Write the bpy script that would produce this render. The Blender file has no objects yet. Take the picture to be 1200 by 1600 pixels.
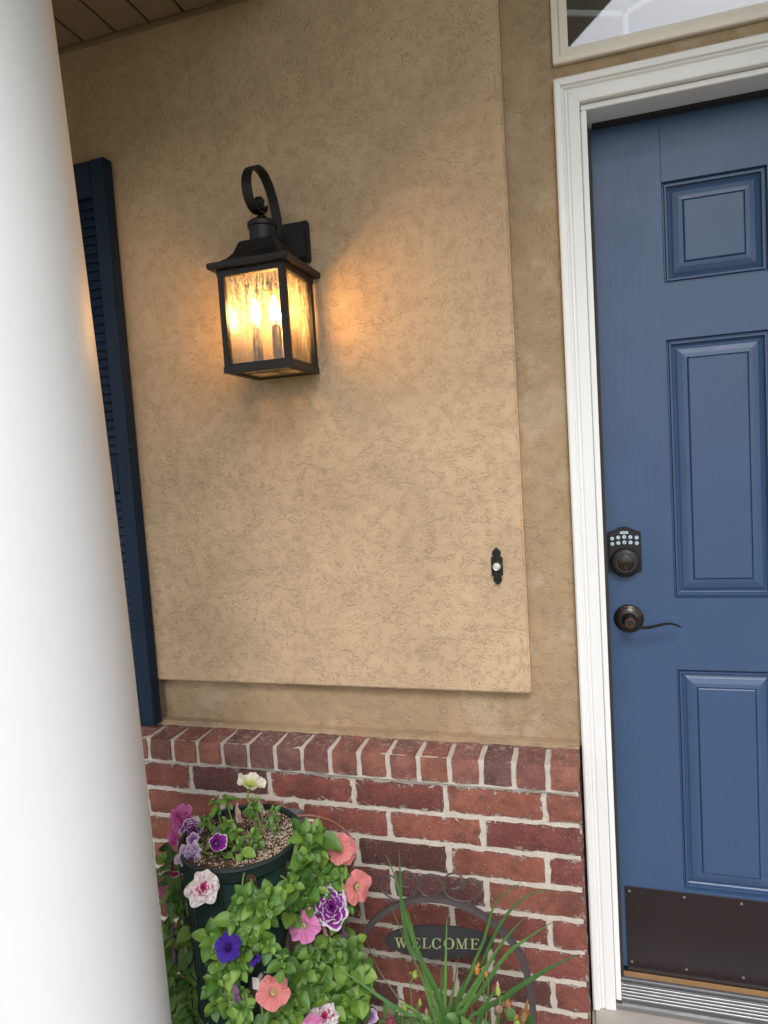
import bpy, bmesh, math, random
from mathutils import Vector, Matrix
random.seed(7)
S = bpy.context.scene
COL = S.collection
R = math.radians

# ------------------------------------------------------------------ camera
F = 1052.67                                   # focal length in pixels of the 1200x1600 photograph
CAM = Vector((-.0372, -1.5648, 1.2842))
YAW, PITCH, ROLL = -.295, -.074, -.0639
_f = Vector((math.sin(YAW)*math.cos(PITCH), math.cos(YAW)*math.cos(PITCH), math.sin(PITCH)))
_r0 = Vector((math.cos(YAW), -math.sin(YAW), 0)); _u0 = _r0.cross(_f)
RT = math.cos(ROLL)*_r0 + math.sin(ROLL)*_u0
UP = -math.sin(ROLL)*_r0 + math.cos(ROLL)*_u0
cd = bpy.data.cameras.new('camera'); co = bpy.data.objects.new('camera', cd); COL.objects.link(co)
cd.sensor_fit = 'VERTICAL'; cd.sensor_height = 36; cd.sensor_width = 27; cd.lens = 36*F/1600
cd.clip_start = .02; cd.clip_end = 2000
M = Matrix((RT, UP, -_f)).transposed().to_4x4(); M.translation = CAM
co.matrix_world = M
S.camera = co

def at(u, v, y=None, x=None, z=None):
    """a photo pixel -> the point where its sight line meets a plane of the place"""
    d = _f + (u-600)/F*RT - (v-800)/F*UP
    if y is not None: t = (y-CAM.y)/d.y
    elif x is not None: t = (x-CAM.x)/d.x
    else: t = (z-CAM.z)/d.z
    return CAM + t*d

# ------------------------------------------------------------------ world, sun, exposure
SUN_EL, SUN_AZ = R(45), R(164)                # azimuth clockwise from +y: the light comes from the front
W = bpy.data.worlds.new('World'); S.world = W; W.use_nodes = True
wn = W.node_tree.nodes; wl = W.node_tree.links; wn.clear()
sky = wn.new('ShaderNodeTexSky'); sky.sky_type = 'NISHITA'; sky.sun_disc = False
sky.sun_elevation = SUN_EL; sky.sun_rotation = SUN_AZ; sky.air_density = 1.0; sky.dust_density = 1.4; sky.ozone_density = 1
hs = wn.new('ShaderNodeHueSaturation'); hs.inputs['Saturation'].default_value = .45
bg = wn.new('ShaderNodeBackground'); bg.inputs['Strength'].default_value = .13
wo = wn.new('ShaderNodeOutputWorld')
wl.new(sky.outputs[0], hs.inputs['Color']); wl.new(hs.outputs[0], bg.inputs['Color']); wl.new(bg.outputs[0], wo.inputs[0])
sd = bpy.data.lights.new('sun', 'SUN'); so = bpy.data.objects.new('sun', sd); COL.objects.link(so)
sd.energy = 1.0; sd.angle = R(18); sd.color = (1, .985, .97)
_to = Vector((math.sin(SUN_AZ)*math.cos(SUN_EL), math.cos(SUN_AZ)*math.cos(SUN_EL), math.sin(SUN_EL)))
so.rotation_euler = _to.to_track_quat('Z', 'Y').to_euler(); so.location = (-1, -6, 6)
S.view_settings.view_transform = 'Standard'; S.view_settings.look = 'None'
S.view_settings.gamma = 1; S.view_settings.exposure = .82
S.render.engine = 'CYCLES'
S.cycles.use_denoising = True; S.cycles.use_adaptive_sampling = True; S.cycles.adaptive_threshold = .025; S.cycles.max_bounces = 8; S.cycles.diffuse_bounces = 4
S.cycles.transparent_max_bounces = 16; S.cycles.sample_clamp_indirect = 6; S.cycles.caustics_reflective = False

# ------------------------------------------------------------------ node helpers
class NT:
    def __init__(s, name):
        s.m = bpy.data.materials.new(name); s.m.use_nodes = True
        s.t = s.m.node_tree; s.t.nodes.clear(); s.tc = s.t.nodes.new('ShaderNodeTexCoord')
    def n(s, kind, **kw):
        nd = s.t.nodes.new('ShaderNode'+kind)
        for k, v in kw.items(): setattr(nd, k, v)
        return nd
    def put(s, sock, v):
        if v is None: return
        if hasattr(v, 'is_output') or isinstance(v, bpy.types.NodeSocket): s.t.links.new(v, sock)
        else:
            if isinstance(v, (tuple, list)) and len(v) == 3 and sock.type == 'RGBA': v = (*v, 1)
            sock.default_value = v
    def math(s, op, a, b=None, c=None, clamp=False):
        nd = s.n('Math', operation=op, use_clamp=clamp)
        for i, v in enumerate((a, b, c)):
            if v is not None: s.put(nd.inputs[i], v)
        return nd.outputs[0]
    def noise(s, scale, detail=3, rough=.55, vec=None, dist=0, out=0):
        nd = s.n('TexNoise'); s.put(nd.inputs['Scale'], scale); s.put(nd.inputs['Detail'], detail)
        s.put(nd.inputs['Roughness'], rough); s.put(nd.inputs['Distortion'], dist)
        s.put(nd.inputs['Vector'], vec if vec is not None else s.tc.outputs['Object'])
        return nd.outputs[out]
    def mapv(s, scale=(1, 1, 1), vec=None, loc=(0, 0, 0)):
        nd = s.n('Mapping'); s.put(nd.inputs['Vector'], vec if vec is not None else s.tc.outputs['Object'])
        nd.inputs['Scale'].default_value = scale; nd.inputs['Location'].default_value = loc
        return nd.outputs[0]
    def step(s, v, a, b):
        nd = s.n('MapRange', interpolation_type='SMOOTHSTEP')
        s.put(nd.inputs[0], v); nd.inputs[1].default_value = a; nd.inputs[2].default_value = b
        return nd.outputs[0]
    def mix(s, f, a, b):
        nd = s.n('Mix', data_type='RGBA'); s.put(nd.inputs[0], f); s.put(nd.inputs[6], a); s.put(nd.inputs[7], b)
        return nd.outputs[2]
    def ramp(s, v, stops):
        nd = s.n('ValToRGB'); s.put(nd.inputs[0], v); el = nd.color_ramp.elements
        while len(el) < len(stops): el.new(.5)
        for e, (p, c) in zip(el, stops): e.position = p; e.color = (*c, 1)
        return nd.outputs[0]
    def rnd(s): return s.n('ObjectInfo').outputs['Random']
    def bump(s, h, strength=.3, dist=.002, normal=None):
        nd = s.n('Bump'); s.put(nd.inputs['Height'], h); nd.inputs['Strength'].default_value = strength
        nd.inputs['Distance'].default_value = dist
        if normal is not None: s.put(nd.inputs['Normal'], normal)
        return nd.outputs[0]
    def pbr(s, col, rough=.5, metal=0, normal=None, spec=.5, **kw):
        nd = s.n('BsdfPrincipled'); s.put(nd.inputs['Base Color'], col); s.put(nd.inputs['Roughness'], rough)
        s.put(nd.inputs['Metallic'], metal); s.put(nd.inputs['Specular IOR Level'], spec)
        if normal is not None: s.put(nd.inputs['Normal'], normal)
        for k, v in kw.items(): s.put(nd.inputs[k], v)
        return nd.outputs[0]
    def out(s, sh):
        o = s.n('OutputMaterial'); s.t.links.new(sh, o.inputs[0]); return s.m
    def add(s, a, b): return s.math('ADD', a, b)
    def mul(s, a, b): return s.math('MULTIPLY', a, b)

def simple(name, col, rough=.5, metal=0, bs=None, bstr=.2, bd=.001, var=.12, vs=20, spec=.5):
    t = NT(name)
    dark = tuple(c*(1-var) for c in col); light = tuple(min(1, c*(1+var)) for c in col)
    c = t.mix(t.noise(vs, 4), dark, light)
    nm = t.bump(t.noise(bs, 3), bstr, bd) if bs else None
    r = t.add(t.mul(t.noise(vs*1.7, 3), .16), rough-.08)
    return t.out(t.pbr(c, r, metal, nm, spec))

# ------------------------------------------------------------------ materials
def stucco(name, col, groove=1.0, patch=None):
    t = NT(name)
    w = t.n('VectorMath', operation='SUBTRACT'); t.put(w.inputs[0], t.noise(14, 2, .5, out=1)); w.inputs[1].default_value = (.5, .5, .5)
    w2 = t.n('VectorMath', operation='SCALE'); t.put(w2.inputs[0], w.outputs[0]); w2.inputs[3].default_value = .045
    w3 = t.n('VectorMath', operation='ADD'); t.put(w3.inputs[0], t.tc.outputs['Object']); t.put(w3.inputs[1], w2.outputs[0])
    P = w3.outputs[0]
    def ridge(sc, mp, wd):
        n = t.noise(sc, 1.5, .45, t.mapv(mp, P))
        return t.math('SUBTRACT', 1, t.step(t.math('ABSOLUTE', t.math('SUBTRACT', n, .5)), 0, wd))
    rv = ridge(185, (1, 1, .34), .05); rh = ridge(185, (.34, 1, 1), .05)
    sep = t.n('SeparateXYZ'); t.put(sep.inputs[0], t.tc.outputs['Object'])
    f = t.step(t.add(t.mul(t.noise(3.2, 2), 1.6), t.mul(sep.outputs[2], .45)), 1.05, 1.55)
    gx = t.n('Mix', data_type='FLOAT'); t.put(gx.inputs[0], f); t.put(gx.inputs[2], rh); t.put(gx.inputs[3], rv)
    mask = t.step(t.noise(34, 3, .6), .40, .60)
    g = t.mul(t.mul(gx.outputs[0], mask), groove)
    pits = t.mul(t.step(t.noise(150, 2, .6), .66, .74), .8*groove)
    h = t.math('SUBTRACT', t.add(t.mul(t.noise(48, 5, .6, P), .55), t.mul(t.noise(420, 2), .42)), t.math('MAXIMUM', g, pits))
    nm = t.bump(h, .68, .003)
    a = tuple(c*.90 for c in col); b = tuple(c*1.08 for c in col)
    c = t.mix(t.step(t.noise(5, 5, .6), .3, .7), a, b)
    c = t.mix(t.mul(t.step(t.noise(60, 3), .5, .72), .25), c, tuple(x*.8 for x in col))
    c = t.mix(t.mul(g, .10), c, tuple(x*.55 for x in col))
    if patch: c = t.mix(t.mul(t.step(t.noise(7, 6, .65), .52, .6), .45), c, patch)
    return t.out(t.pbr(c, .92, 0, nm, .2))

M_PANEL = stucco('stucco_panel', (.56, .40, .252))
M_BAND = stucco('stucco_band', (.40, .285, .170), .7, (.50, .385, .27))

def brick_mat(name, stops, smear=.5):
    t = NT(name); r = t.rnd()
    off = t.n('CombineXYZ'); 
    for i in range(3): t.put(off.inputs[i], t.mul(r, 7+5*i))
    v = t.n('VectorMath', operation='ADD'); t.put(v.inputs[0], t.tc.outputs['Object']); t.put(v.inputs[1], off.outputs[0]); P = v.outputs[0]
    c = t.ramp(r, stops)
    hv = t.n('HueSaturation'); t.put(hv.inputs['Color'], c); t.put(hv.inputs['Value'], t.add(t.mul(t.noise(35, 5, .65, P), 1.1), .45)); c = hv.outputs[0]
    c = t.mix(t.mul(t.step(t.noise(26, 4, .6, P), .52, .72), .55), c, (.095, .045, .04))
    c = t.mix(t.mul(t.step(t.noise(330, 2, .6, P), .64, .7), .75), c, (.5, .4, .34))
    sp_ = t.n('SeparateXYZ'); t.put(sp_.inputs[0], t.tc.outputs['Generated'])
    def ed(o, k): return t.mul(t.math('SUBTRACT', .5, t.math('ABSOLUTE', t.math('SUBTRACT', sp_.outputs[o], .5))), k)
    edge = t.math('SUBTRACT', 1, t.step(t.math('MINIMUM', ed(0, 1.0), ed(2, .30)), 0, .075))
    sm = t.mul(t.step(t.add(t.noise(60, 7, .8, P, .6), t.mul(edge, .11)), .605, .66), smear)
    c = t.mix(t.mul(t.step(t.noise(9, 3, .5, P), .45, .7), .5), c, (.10, .036, .034))
    c = t.mix(sm, c, (.56, .48, .42))
    h = t.add(t.add(t.mul(t.noise(60, 5, .65, P), .8), t.mul(t.noise(420, 2, .6, P), .35)), t.mul(sm, .4))
    return t.out(t.pbr(c, .9, 0, t.bump(h, 1.0, .004), .25))
M_BRICK = brick_mat('red_brick', [(0, (.175, .055, .045)), (.3, (.25, .080, .058)), (.55, (.20, .066, .054)), (.8, (.30, .105, .068)), (1, (.23, .083, .062))], .75)
M_BRICKD = brick_mat('flashed_dark_brick', [(0, (.085, .042, .038)), (.5, (.12, .05, .043)), (1, (.15, .06, .05))], .35)
M_ROWLOCK = brick_mat('weathered_sill_brick', [(0, (.23, .098, .080)), (.35, (.29, .115, .08)), (.6, (.165, .088, .08)), (1, (.32, .125, .08))], .35)
def mortar():
    t = NT('mortar')
    c = t.mix(t.noise(30, 5, .65), (.50, .43, .36), (.70, .63, .55))
    h = t.add(t.noise(70, 5, .7), t.mul(t.noise(400, 2), .4))
    return t.out(t.pbr(c, .95, 0, t.bump(h, .9, .005), .2))
M_MORTAR = mortar()

def paint(name, col, rough=.45, grain=(60, 60, 6), bstr=.12, dirt=.06, spec=.5):
    t = NT(name)
    a = tuple(c*(1-dirt) for c in col); b = tuple(min(.95, c*(1+dirt*.6)) for c in col)
    c = t.mix(t.noise(6, 5, .6), a, b)
    c = t.mix(t.mul(t.step(t.noise(90, 3, .6), .70, .76), .35), c, tuple(x*.72 for x in col))
    h = t.add(t.mul(t.noise(14, 3, .55, t.mapv((grain[0]/14, grain[1]/14, grain[2]/14))), 1), t.mul(t.noise(240, 2), .35))
    r = t.add(t.mul(t.noise(9, 4, .6), .22), rough-.11)
    return t.out(t.pbr(c, r, 0, t.bump(h, bstr, .0015), spec))
M_WHITE = paint('white_trim_paint', (.80, .79, .77), .42)
M_CREAM = paint('cream_vinyl', (.78, .70, .60), .4, (20, 20, 20), .05)
M_COLUMN = paint('white_column_paint', (.74, .735, .725), .5, (24, 24, 18), .22, .03)
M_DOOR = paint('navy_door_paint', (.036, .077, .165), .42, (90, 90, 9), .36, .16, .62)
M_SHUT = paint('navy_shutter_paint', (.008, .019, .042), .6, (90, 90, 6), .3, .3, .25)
M_SOFFIT = paint('tan_soffit_vinyl', (.24, .175, .105), .55, (30, 4, 30), .08)
M_GASKET = simple('dark_weatherstrip', (.03, .022, .02), .7)
M_KICK = NT('bronze_kick_plate')
_t = M_KICK
_sc = _t.mul(_t.step(_t.noise(26, 6, .8, _t.mapv((1, 1, .4))), .66, .70), .5)
M_KICK = _t.out(_t.pbr(_t.mix(_sc, _t.mix(_t.noise(8, 4), (.020, .0135, .014), (.032, .022, .021)), (.16, .14, .13)), .42, .35, _t.bump(_t.noise(120, 3), .08, .001)))
M_BRONZE = simple('oil_rubbed_bronze', (.045, .036, .032), .30, .8, 300, .04, .0005, .2, 40)
M_COPPER = simple('worn_copper_edge', (.22, .11, .075), .32, .9, None, var=.3, vs=90)
M_BLACK = simple('black_powder_coat', (.009, .0088, .009), .5, .1, 900, .10, .0004, .2, 30)
M_HAMMER = simple('hammered_black_iron', (.006, .006, .006), .30, .3, 420, .9, .002, .2, 30)
M_IRON = simple('dark_iron', (.10, .082, .086), .6, .35, 260, .3, .001, .25, 60)
M_PLATE = simple('dark_slate_plate', (.045, .042, .046), .55, .3, 200, .2, .0008, .2, 25)
M_LETTER = simple('pale_yellow_lettering', (.33, .385, .165), .6, 0, None, var=.15, vs=60)
M_ALU = simple('mill_aluminium', (.36, .36, .365), .42, .9, 300, .08, .0006, .15, 30)
M_OAK = simple('varnished_oak', (.42, .24, .11), .5, 0, 120, .2, .001, .25, 30)
M_GREY = simple('grey_metal_box', (.23, .235, .24), .45, .5, 200, .2, .0006, .12, 30)
M_CONC = simple('concrete', (.42, .38, .33), .9, 0, 90, .5, .002, .15, 12)
M_MULCH = simple('mulch', (.07, .042, .028), .95, 0, 50, 1, .02, .5, 45)
M_LAWN = simple('lawn', (.055, .10, .03), .9, 0, 60, 1, .02, .3, 4)
M_KEY = simple('pale_blue_key', (.50, .60, .68), .4, 0)
M_DIGIT = simple('dark_print', (.02, .02, .025), .6)
M_BELL = simple('bell_button', (.62, .60, .55), .35, 0, None, var=.05)
M_NICKEL = simple('brushed_nickel', (.62, .60, .56), .28, .95, None, var=.08)
M_TUBE = simple('brown_plastic_tube', (.20, .075, .04), .45, 0, None, var=.15)
M_TAG = simple('white_tag', (.75, .74, .70), .5, 0)
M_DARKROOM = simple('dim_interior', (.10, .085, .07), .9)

def glass(name, refl, tint=(1, 1, 1), seed=False):
    t = NT(name)
    nm = None
    tr = t.n('BsdfTransparent'); t.put(tr.inputs[0], tint)
    gl = t.n('BsdfGlossy'); gl.inputs['Roughness'].default_value = .02
    if seed:
        h = t.add(t.noise(55, 3, .6, t.mapv((3.2, 3.2, .35))), t.mul(t.noise(260, 2, .6, t.mapv((1, 1, .5))), .8))
        nm = t.bump(h, .7, .003); t.put(gl.inputs['Normal'], nm); gl.inputs['Roughness'].default_value = .12
    fr = t.n('LayerWeight'); fr.inputs[0].default_value = .25
    if nm is not None: t.put(fr.inputs['Normal'], nm)
    m = t.n('MixShader'); t.put(m.inputs[0], t.add(t.mul(fr.outputs['Fresnel'], .9 if seed else .6), refl)); t.t.links.new(tr.outputs[0], m.inputs[1]); t.t.links.new(gl.outputs[0], m.inputs[2])
    sh = m.outputs[0]
    if seed:                                  # rain glass: streaks and seeds scatter the light
        tl = t.n('BsdfTranslucent'); t.put(tl.inputs[0], (.95, .88, .75)); t.put(tl.inputs['Normal'], nm)
        df = t.n('BsdfDiffuse'); t.put(df.inputs[0], (.8, .74, .64)); t.put(df.inputs['Normal'], nm)
        md = t.n('MixShader'); md.inputs[0].default_value = .35; t.t.links.new(tl.outputs[0], md.inputs[1]); t.t.links.new(df.outputs[0], md.inputs[2])
        m2 = t.n('MixShader'); t.put(m2.inputs[0], t.mul(t.step(h, .75, 1.25), .30)); t.t.links.new(sh, m2.inputs[1]); t.t.links.new(md.outputs[0], m2.inputs[2]); sh = m2.outputs[0]
    return t.out(sh)
M_GLASS = glass('window_glass', .17, (.9, .93, .95))
M_SEEDED = glass('seeded_lantern_glass', .04, (.98, .94, .86), True)
def emit(name, col, st):
    t = NT(name); e = t.n('Emission'); t.put(e.inputs[0], col); e.inputs[1].default_value = st
    return t.out(e.outputs[0])
M_BULB = emit('lit_bulb', (1, .54, .18), 90)

# ------------------------------------------------------------------ mesh helpers
ORG = {}
class MB:
    def __init__(s): s.v = []; s.f = []
    def add(s, vs, fs):
        o = len(s.v); s.v += [Vector(p) for p in vs]; s.f += [tuple(i+o for i in f) for f in fs]; return s
    def box(s, x0, x1, y0, y1, z0, z1):
        vs = [(x, y, z) for z in (z0, z1) for y in (y0, y1) for x in (x0, x1)]
        return s.add(vs, [(0, 2, 3, 1), (4, 5, 7, 6), (0, 1, 5, 4), (2, 6, 7, 3), (0, 4, 6, 2), (1, 3, 7, 5)])
    def prism(s, pts, y0, y1):
        """closed outline in x,z (counter-clockwise seen from -y) extruded from y0 (front) to y1 (back)"""
        n = len(pts); vs = [(x, y0, z) for x, z in pts] + [(x, y1, z) for x, z in pts]
        return s.add(vs, [tuple(range(n)), tuple(range(2*n-1, n-1, -1))] + [(i, i+n, (i+1) % n+n, (i+1) % n) for i in range(n)])
    def tube(s, path, r, n=8, cap=True, flat=1.0, side=None):
        path = [Vector(p) for p in path]; m = len(path); rr = r if callable(r) else (lambda t: r)
        T = [(path[min(i+1, m-1)]-path[max(i-1, 0)]).normalized() for i in range(m)]
        nrm = Vector(side) if side else T[0].orthogonal(); vs = []
        for i in range(m):
            nrm = (nrm - T[i]*nrm.dot(T[i])).normalized(); b = T[i].cross(nrm); q = rr(i/(m-1))
            for k in range(n):
                a = 2*math.pi*(k+.5)/n; vs.append(path[i] + nrm*math.cos(a)*q + b*math.sin(a)*q*flat)
        fs = [(i*n+k, i*n+(k+1) % n, (i+1)*n+(k+1) % n, (i+1)*n+k) for i in range(m-1) for k in range(n)]
        if cap: fs += [tuple(range(n-1, -1, -1)), tuple((m-1)*n+k for k in range(n))]
        return s.add(vs, fs)
    def lathe(s, prof, c, axis='z', n=32, cap=True):
        c = Vector(c); vs = []
        for r, h in prof:
            for k in range(n):
                a = 2*math.pi*k/n; p = (r*math.cos(a), r*math.sin(a), h)
                if axis == 'y': p = (p[0], -h, p[1])
                vs.append(c+Vector(p))
        m = len(prof)
        fs = [(i*n+k, i*n+(k+1) % n, (i+1)*n+(k+1) % n, (i+1)*n+k) for i in range(m-1) for k in range(n)]
        if cap and prof[0][0] > 1e-6: fs.append(tuple(range(n-1, -1, -1)))
        if cap and prof[-1][0] > 1e-6: fs.append(tuple((m-1)*n+k for k in range(n)))
        return s.add(vs, fs)
    def mesh(s, name, org=(0, 0, 0), bevel=0, smooth=False, seg=2):
        me = bpy.data.meshes.new(name); o = Vector(org)
        me.from_pydata([tuple(p-o) for p in s.v], [], s.f); 
        bm = bmesh.new(); bm.from_mesh(me); bmesh.ops.remove_doubles(bm, verts=bm.verts, dist=1e-6)
        bmesh.ops.recalc_face_normals(bm, faces=bm.faces)
        if bevel: bmesh.ops.bevel(bm, geom=[e for e in bm.edges if e.is_manifold and e.calc_face_angle(0) > .5], offset=bevel, segments=seg, affect='EDGES', clamp_overlap=True)
        bm.to_mesh(me); bm.free()
        if smooth:
            me.polygons.foreach_set('use_smooth', [True]*len(me.polygons)); me.set_sharp_from_angle(angle=R(40) if smooth is True else R(smooth))
        return me
    def build(s, name, mat, parent=None, bevel=0, smooth=False, seg=2, org=None):
        o3 = ORG[parent.name] if parent else Vector(org or (0, 0, 0))
        me = s.mesh(name, o3, bevel, smooth, seg); me.materials.append(mat)
        o = bpy.data.objects.new(name, me); COL.objects.link(o); ORG[o.name] = o3.copy()
        if parent: o.parent = parent
        else: o.location = o3
        return o
def thing(name, label, cat, loc=(0, 0, 0), group=None):
    o = bpy.data.objects.new(name, None); COL.objects.link(o); o.location = loc; ORG[o.name] = Vector(loc)
    o.empty_display_size = .05; return tag(o, label, cat, group)
def tag(o, label=None, cat=None, group=None, kind=None):
    for k, v in (('label', label), ('category', cat), ('group', group), ('kind', kind)):
        if v: o[k] = v
    return o
def piece(name, me, parent, matrix):
    o = bpy.data.objects.new(name, me); COL.objects.link(o); o.parent = parent
    m = matrix.copy(); m.translation = m.translation - ORG[parent.name]; o.matrix_local = m
    ORG[o.name] = ORG[parent.name]; return o
def spline(pts, n=8):
    pts = [Vector(p) for p in pts]; out = []
    for i in range(len(pts)-1):
        p0 = pts[max(i-1, 0)]; p1 = pts[i]; p2 = pts[i+1]; p3 = pts[min(i+2, len(pts)-1)]
        for k in range(n):
            t = k/n
            out.append(.5*((2*p1)+(p2-p0)*t+(2*p0-5*p1+4*p2-p3)*t*t+(3*p1-p0-3*p2+p3)*t**3))
    return out+[pts[-1]]

# ================================================================== SETTING
YB, YROW, ZROWT, ZROWB = -.100, -.113, .603, .545       # brick face, sill brick face, sill top and bottom
XB = -.079                                              # right end of the brick
GZ = -.17
tag(MB().box(-60, 60, -120, 40, GZ-.3, GZ-.012).build('lawn', M_LAWN), kind='structure')
tag(MB().box(-4, 4, -3.2, -.55, GZ-.2, GZ).build('path', M_CONC, bevel=.01), kind='structure')
tag(MB().box(-4, -.085, -.548, -.02, GZ-.2, GZ+.006).build('planting_bed', M_MULCH), kind='structure')
tag(MB().box(-.0745, 1.05, -.546, .20, GZ-.2, -.030).build('doorstep', M_CONC, bevel=.008), kind='structure')

# ---- stucco wall
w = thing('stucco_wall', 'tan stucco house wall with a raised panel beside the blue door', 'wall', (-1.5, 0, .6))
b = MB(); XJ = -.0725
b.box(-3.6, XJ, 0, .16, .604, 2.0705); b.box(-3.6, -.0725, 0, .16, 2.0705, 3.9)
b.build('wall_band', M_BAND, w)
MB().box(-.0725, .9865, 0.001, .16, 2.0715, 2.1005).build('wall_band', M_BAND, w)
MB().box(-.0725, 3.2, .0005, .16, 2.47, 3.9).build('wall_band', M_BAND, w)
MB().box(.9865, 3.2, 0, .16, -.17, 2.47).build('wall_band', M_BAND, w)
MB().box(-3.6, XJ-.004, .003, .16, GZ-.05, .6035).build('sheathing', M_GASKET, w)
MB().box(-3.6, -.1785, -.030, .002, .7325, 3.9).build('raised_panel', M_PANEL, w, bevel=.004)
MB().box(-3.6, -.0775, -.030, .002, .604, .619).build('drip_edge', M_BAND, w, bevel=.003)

# ---- brick wall
bw = thing('brick_wall', 'red brick base of the house wall with an angled brick sill on top', 'wall', (-1.2, -.05, GZ))
PV = .0736; BH = .0612; PH = PV*3.046; JT = .0128
mo = MB(); mo.box(-3.2, XB-.004, YB+.0042, -.001, GZ, ZROWB-.002); mo.box(-3.2, XB-.004, YROW+.0060, -.002, ZROWB-.004, ZROWT-.0008)
mo.build('mortar', M_MORTAR, bw)
def brick_mesh(L, H, D, nx, nz, seed, rough=.0021):
    """a brick with a worn, uneven front face; origin at the middle of its front"""
    rg = random.Random(seed); m = MB(); vs = []; idx = {}
    for k in range(nz+1):
        for i in range(nx+1):
            x = -L/2+L*i/nx; z = -H/2+H*k/nz; e = (i in (0, nx)) or (k in (0, nz))
            y = rg.uniform(.0012, .0034) if e else rg.uniform(-.0005, .0007)
            if (i in (0, nx)) and (k in (0, nz)): y += .0006
            x += rg.uniform(-rough, rough); z += rg.uniform(-rough, rough)
            idx[i, k] = len(vs); vs.append((x, y, z))
    fs = [(idx[i, k], idx[i+1, k], idx[i+1, k+1], idx[i, k+1]) for i in range(nx) for k in range(nz)]
    rim = [(i, 0) for i in range(nx)]+[(nx, k) for k in range(nz)]+[(i, nz) for i in range(nx, 0, -1)]+[(0, k) for k in range(nz, 0, -1)]
    o = len(vs)
    for r_ in rim: p = vs[idx[r_]]; vs.append((p[0], D, p[2]))
    n = len(rim); fs += [(idx[rim[j]], o+j, o+(j+1) % n, idx[rim[(j+1) % n]]) for j in range(n)]
    return m.add(vs, fs)
def lib(fn, mats): 
    out = []
    for q, (mb, mat) in enumerate([(f, m) for f in fn for m in mats]):
        me = mb.mesh('brick', smooth=35); me.materials.append(mat); out.append(me)
    return out
full = [brick_mesh(PH-JT, BH, .085, 18, 5, s) for s in range(8)]
L_RED = lib(full, [M_BRICK]); L_DARK = lib(full[:3], [M_BRICKD])
xj_even = at(856, 1362, y=YB).x; xj_odd = at(755, 1305, y=YB).x
ZB0 = .469
darks = [(650, 1348), (745, 1545), (610, 1560), (640, 1395), (600, 1380), (800, 1560)]
darkp = [at(u, v, y=YB) for u, v in darks]
for i in range(0, 9):
    zc = ZB0 - i*PV + BH/2
    xj = xj_odd if i % 2 else xj_even
    spans = [(xj+JT/2, XB)]; x1 = xj-JT/2
    while x1 > -2.3: spans.append((x1-(PH-JT), x1)); x1 -= PH
    for j, (a, c) in enumerate(spans):
        L = c-a; xc = (a+c)/2
        isd = any(abs(p.x-xc) < L/2 and abs(p.z-zc) < BH/2+.004 for p in darkp) or random.random() < .08
        if j == 0:
            mb = brick_mesh(L, BH, .085, max(4, int(L/.016)), 4, 40+i); me = mb.mesh('brick', smooth=35); me.materials.append(M_BRICKD if isd and i > 3 else M_BRICK)
        else: me = random.choice(L_DARK if isd else L_RED)
        mat = Matrix.Translation((xc, YB+random.uniform(-.0015, .0015), zc+random.uniform(-.001, .001))) @ Matrix.Rotation(random.uniform(-.006, .006), 4, 'Y')
        piece('brick', me, bw, mat)
# sill: bricks on edge, top visible
def sill_mesh(seed):
    rg = random.Random(seed); L = PV*.99-.0125; m = MB(); nx, nz, ny = 4, 4, 5; vs = []; fs = []; prof = []
    H = ZROWT-ZROWB
    for k in range(nz+1): prof.append((0, -H+H*k/nz))
    for k in range(1, ny+1): prof.append((.12*k/ny, .006*k/ny))
    for k, (y, z) in enumerate(prof):
        for i in range(nx+1):
            x = -L/2+L*i/nx; ed = i in (0, nx)
            yy, zz = y+rg.uniform(-.0006, .0006), z+rg.uniform(-.0008, .0008)
            if ed: yy += .002; zz -= .0015 if k > nz else 0; x += rg.uniform(-.0012, .0012)
            if k == nz: yy += .0025; zz -= .0022
            if k == 0: yy += .002; zz += rg.uniform(0, .002)
            vs.append((x, yy, zz))
    n = nx+1
    for k in range(len(prof)-1):
        for i in range(nx): fs.append((k*n+i, k*n+i+1, (k+1)*n+i+1, (k+1)*n+i))
    o = len(vs)
    for k, (y, z) in enumerate(prof):              # the two cheeks
        for sx in (0, nx):
            vs.append((vs[k*n+sx][0], max(y, .02)+.03, -H if k < nz else z-.03))
    for k in range(len(prof)-1):
        fs.append((k*n, (k+1)*n, o+2*(k+1), o+2*k)); fs.append((k*n+nx, o+2*k+1, o+2*k+3, (k+1)*n+nx))
    fs.append(tuple(i for i in range(n))+(o+1, o))
    return m.add(vs, fs)
L_SILL = [sill_mesh(s).mesh('sill_brick', smooth=35) for s in range(6)]
for me in L_SILL: me.materials.append(M_ROWLOCK)
xr = XB+.001; PR = PV*.99; j = 0
while xr > -2.2:
    piece('sill_brick', L_SILL[j % 6], bw, Matrix.Translation((xr-(PR-.0125)/2, YROW+random.uniform(-.0025, .0015), ZROWT+random.uniform(.0, .0018))) @ Matrix.Rotation(random.uniform(-.012, .012), 4, 'Y'))
    xr -= PR; j += 1

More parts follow.
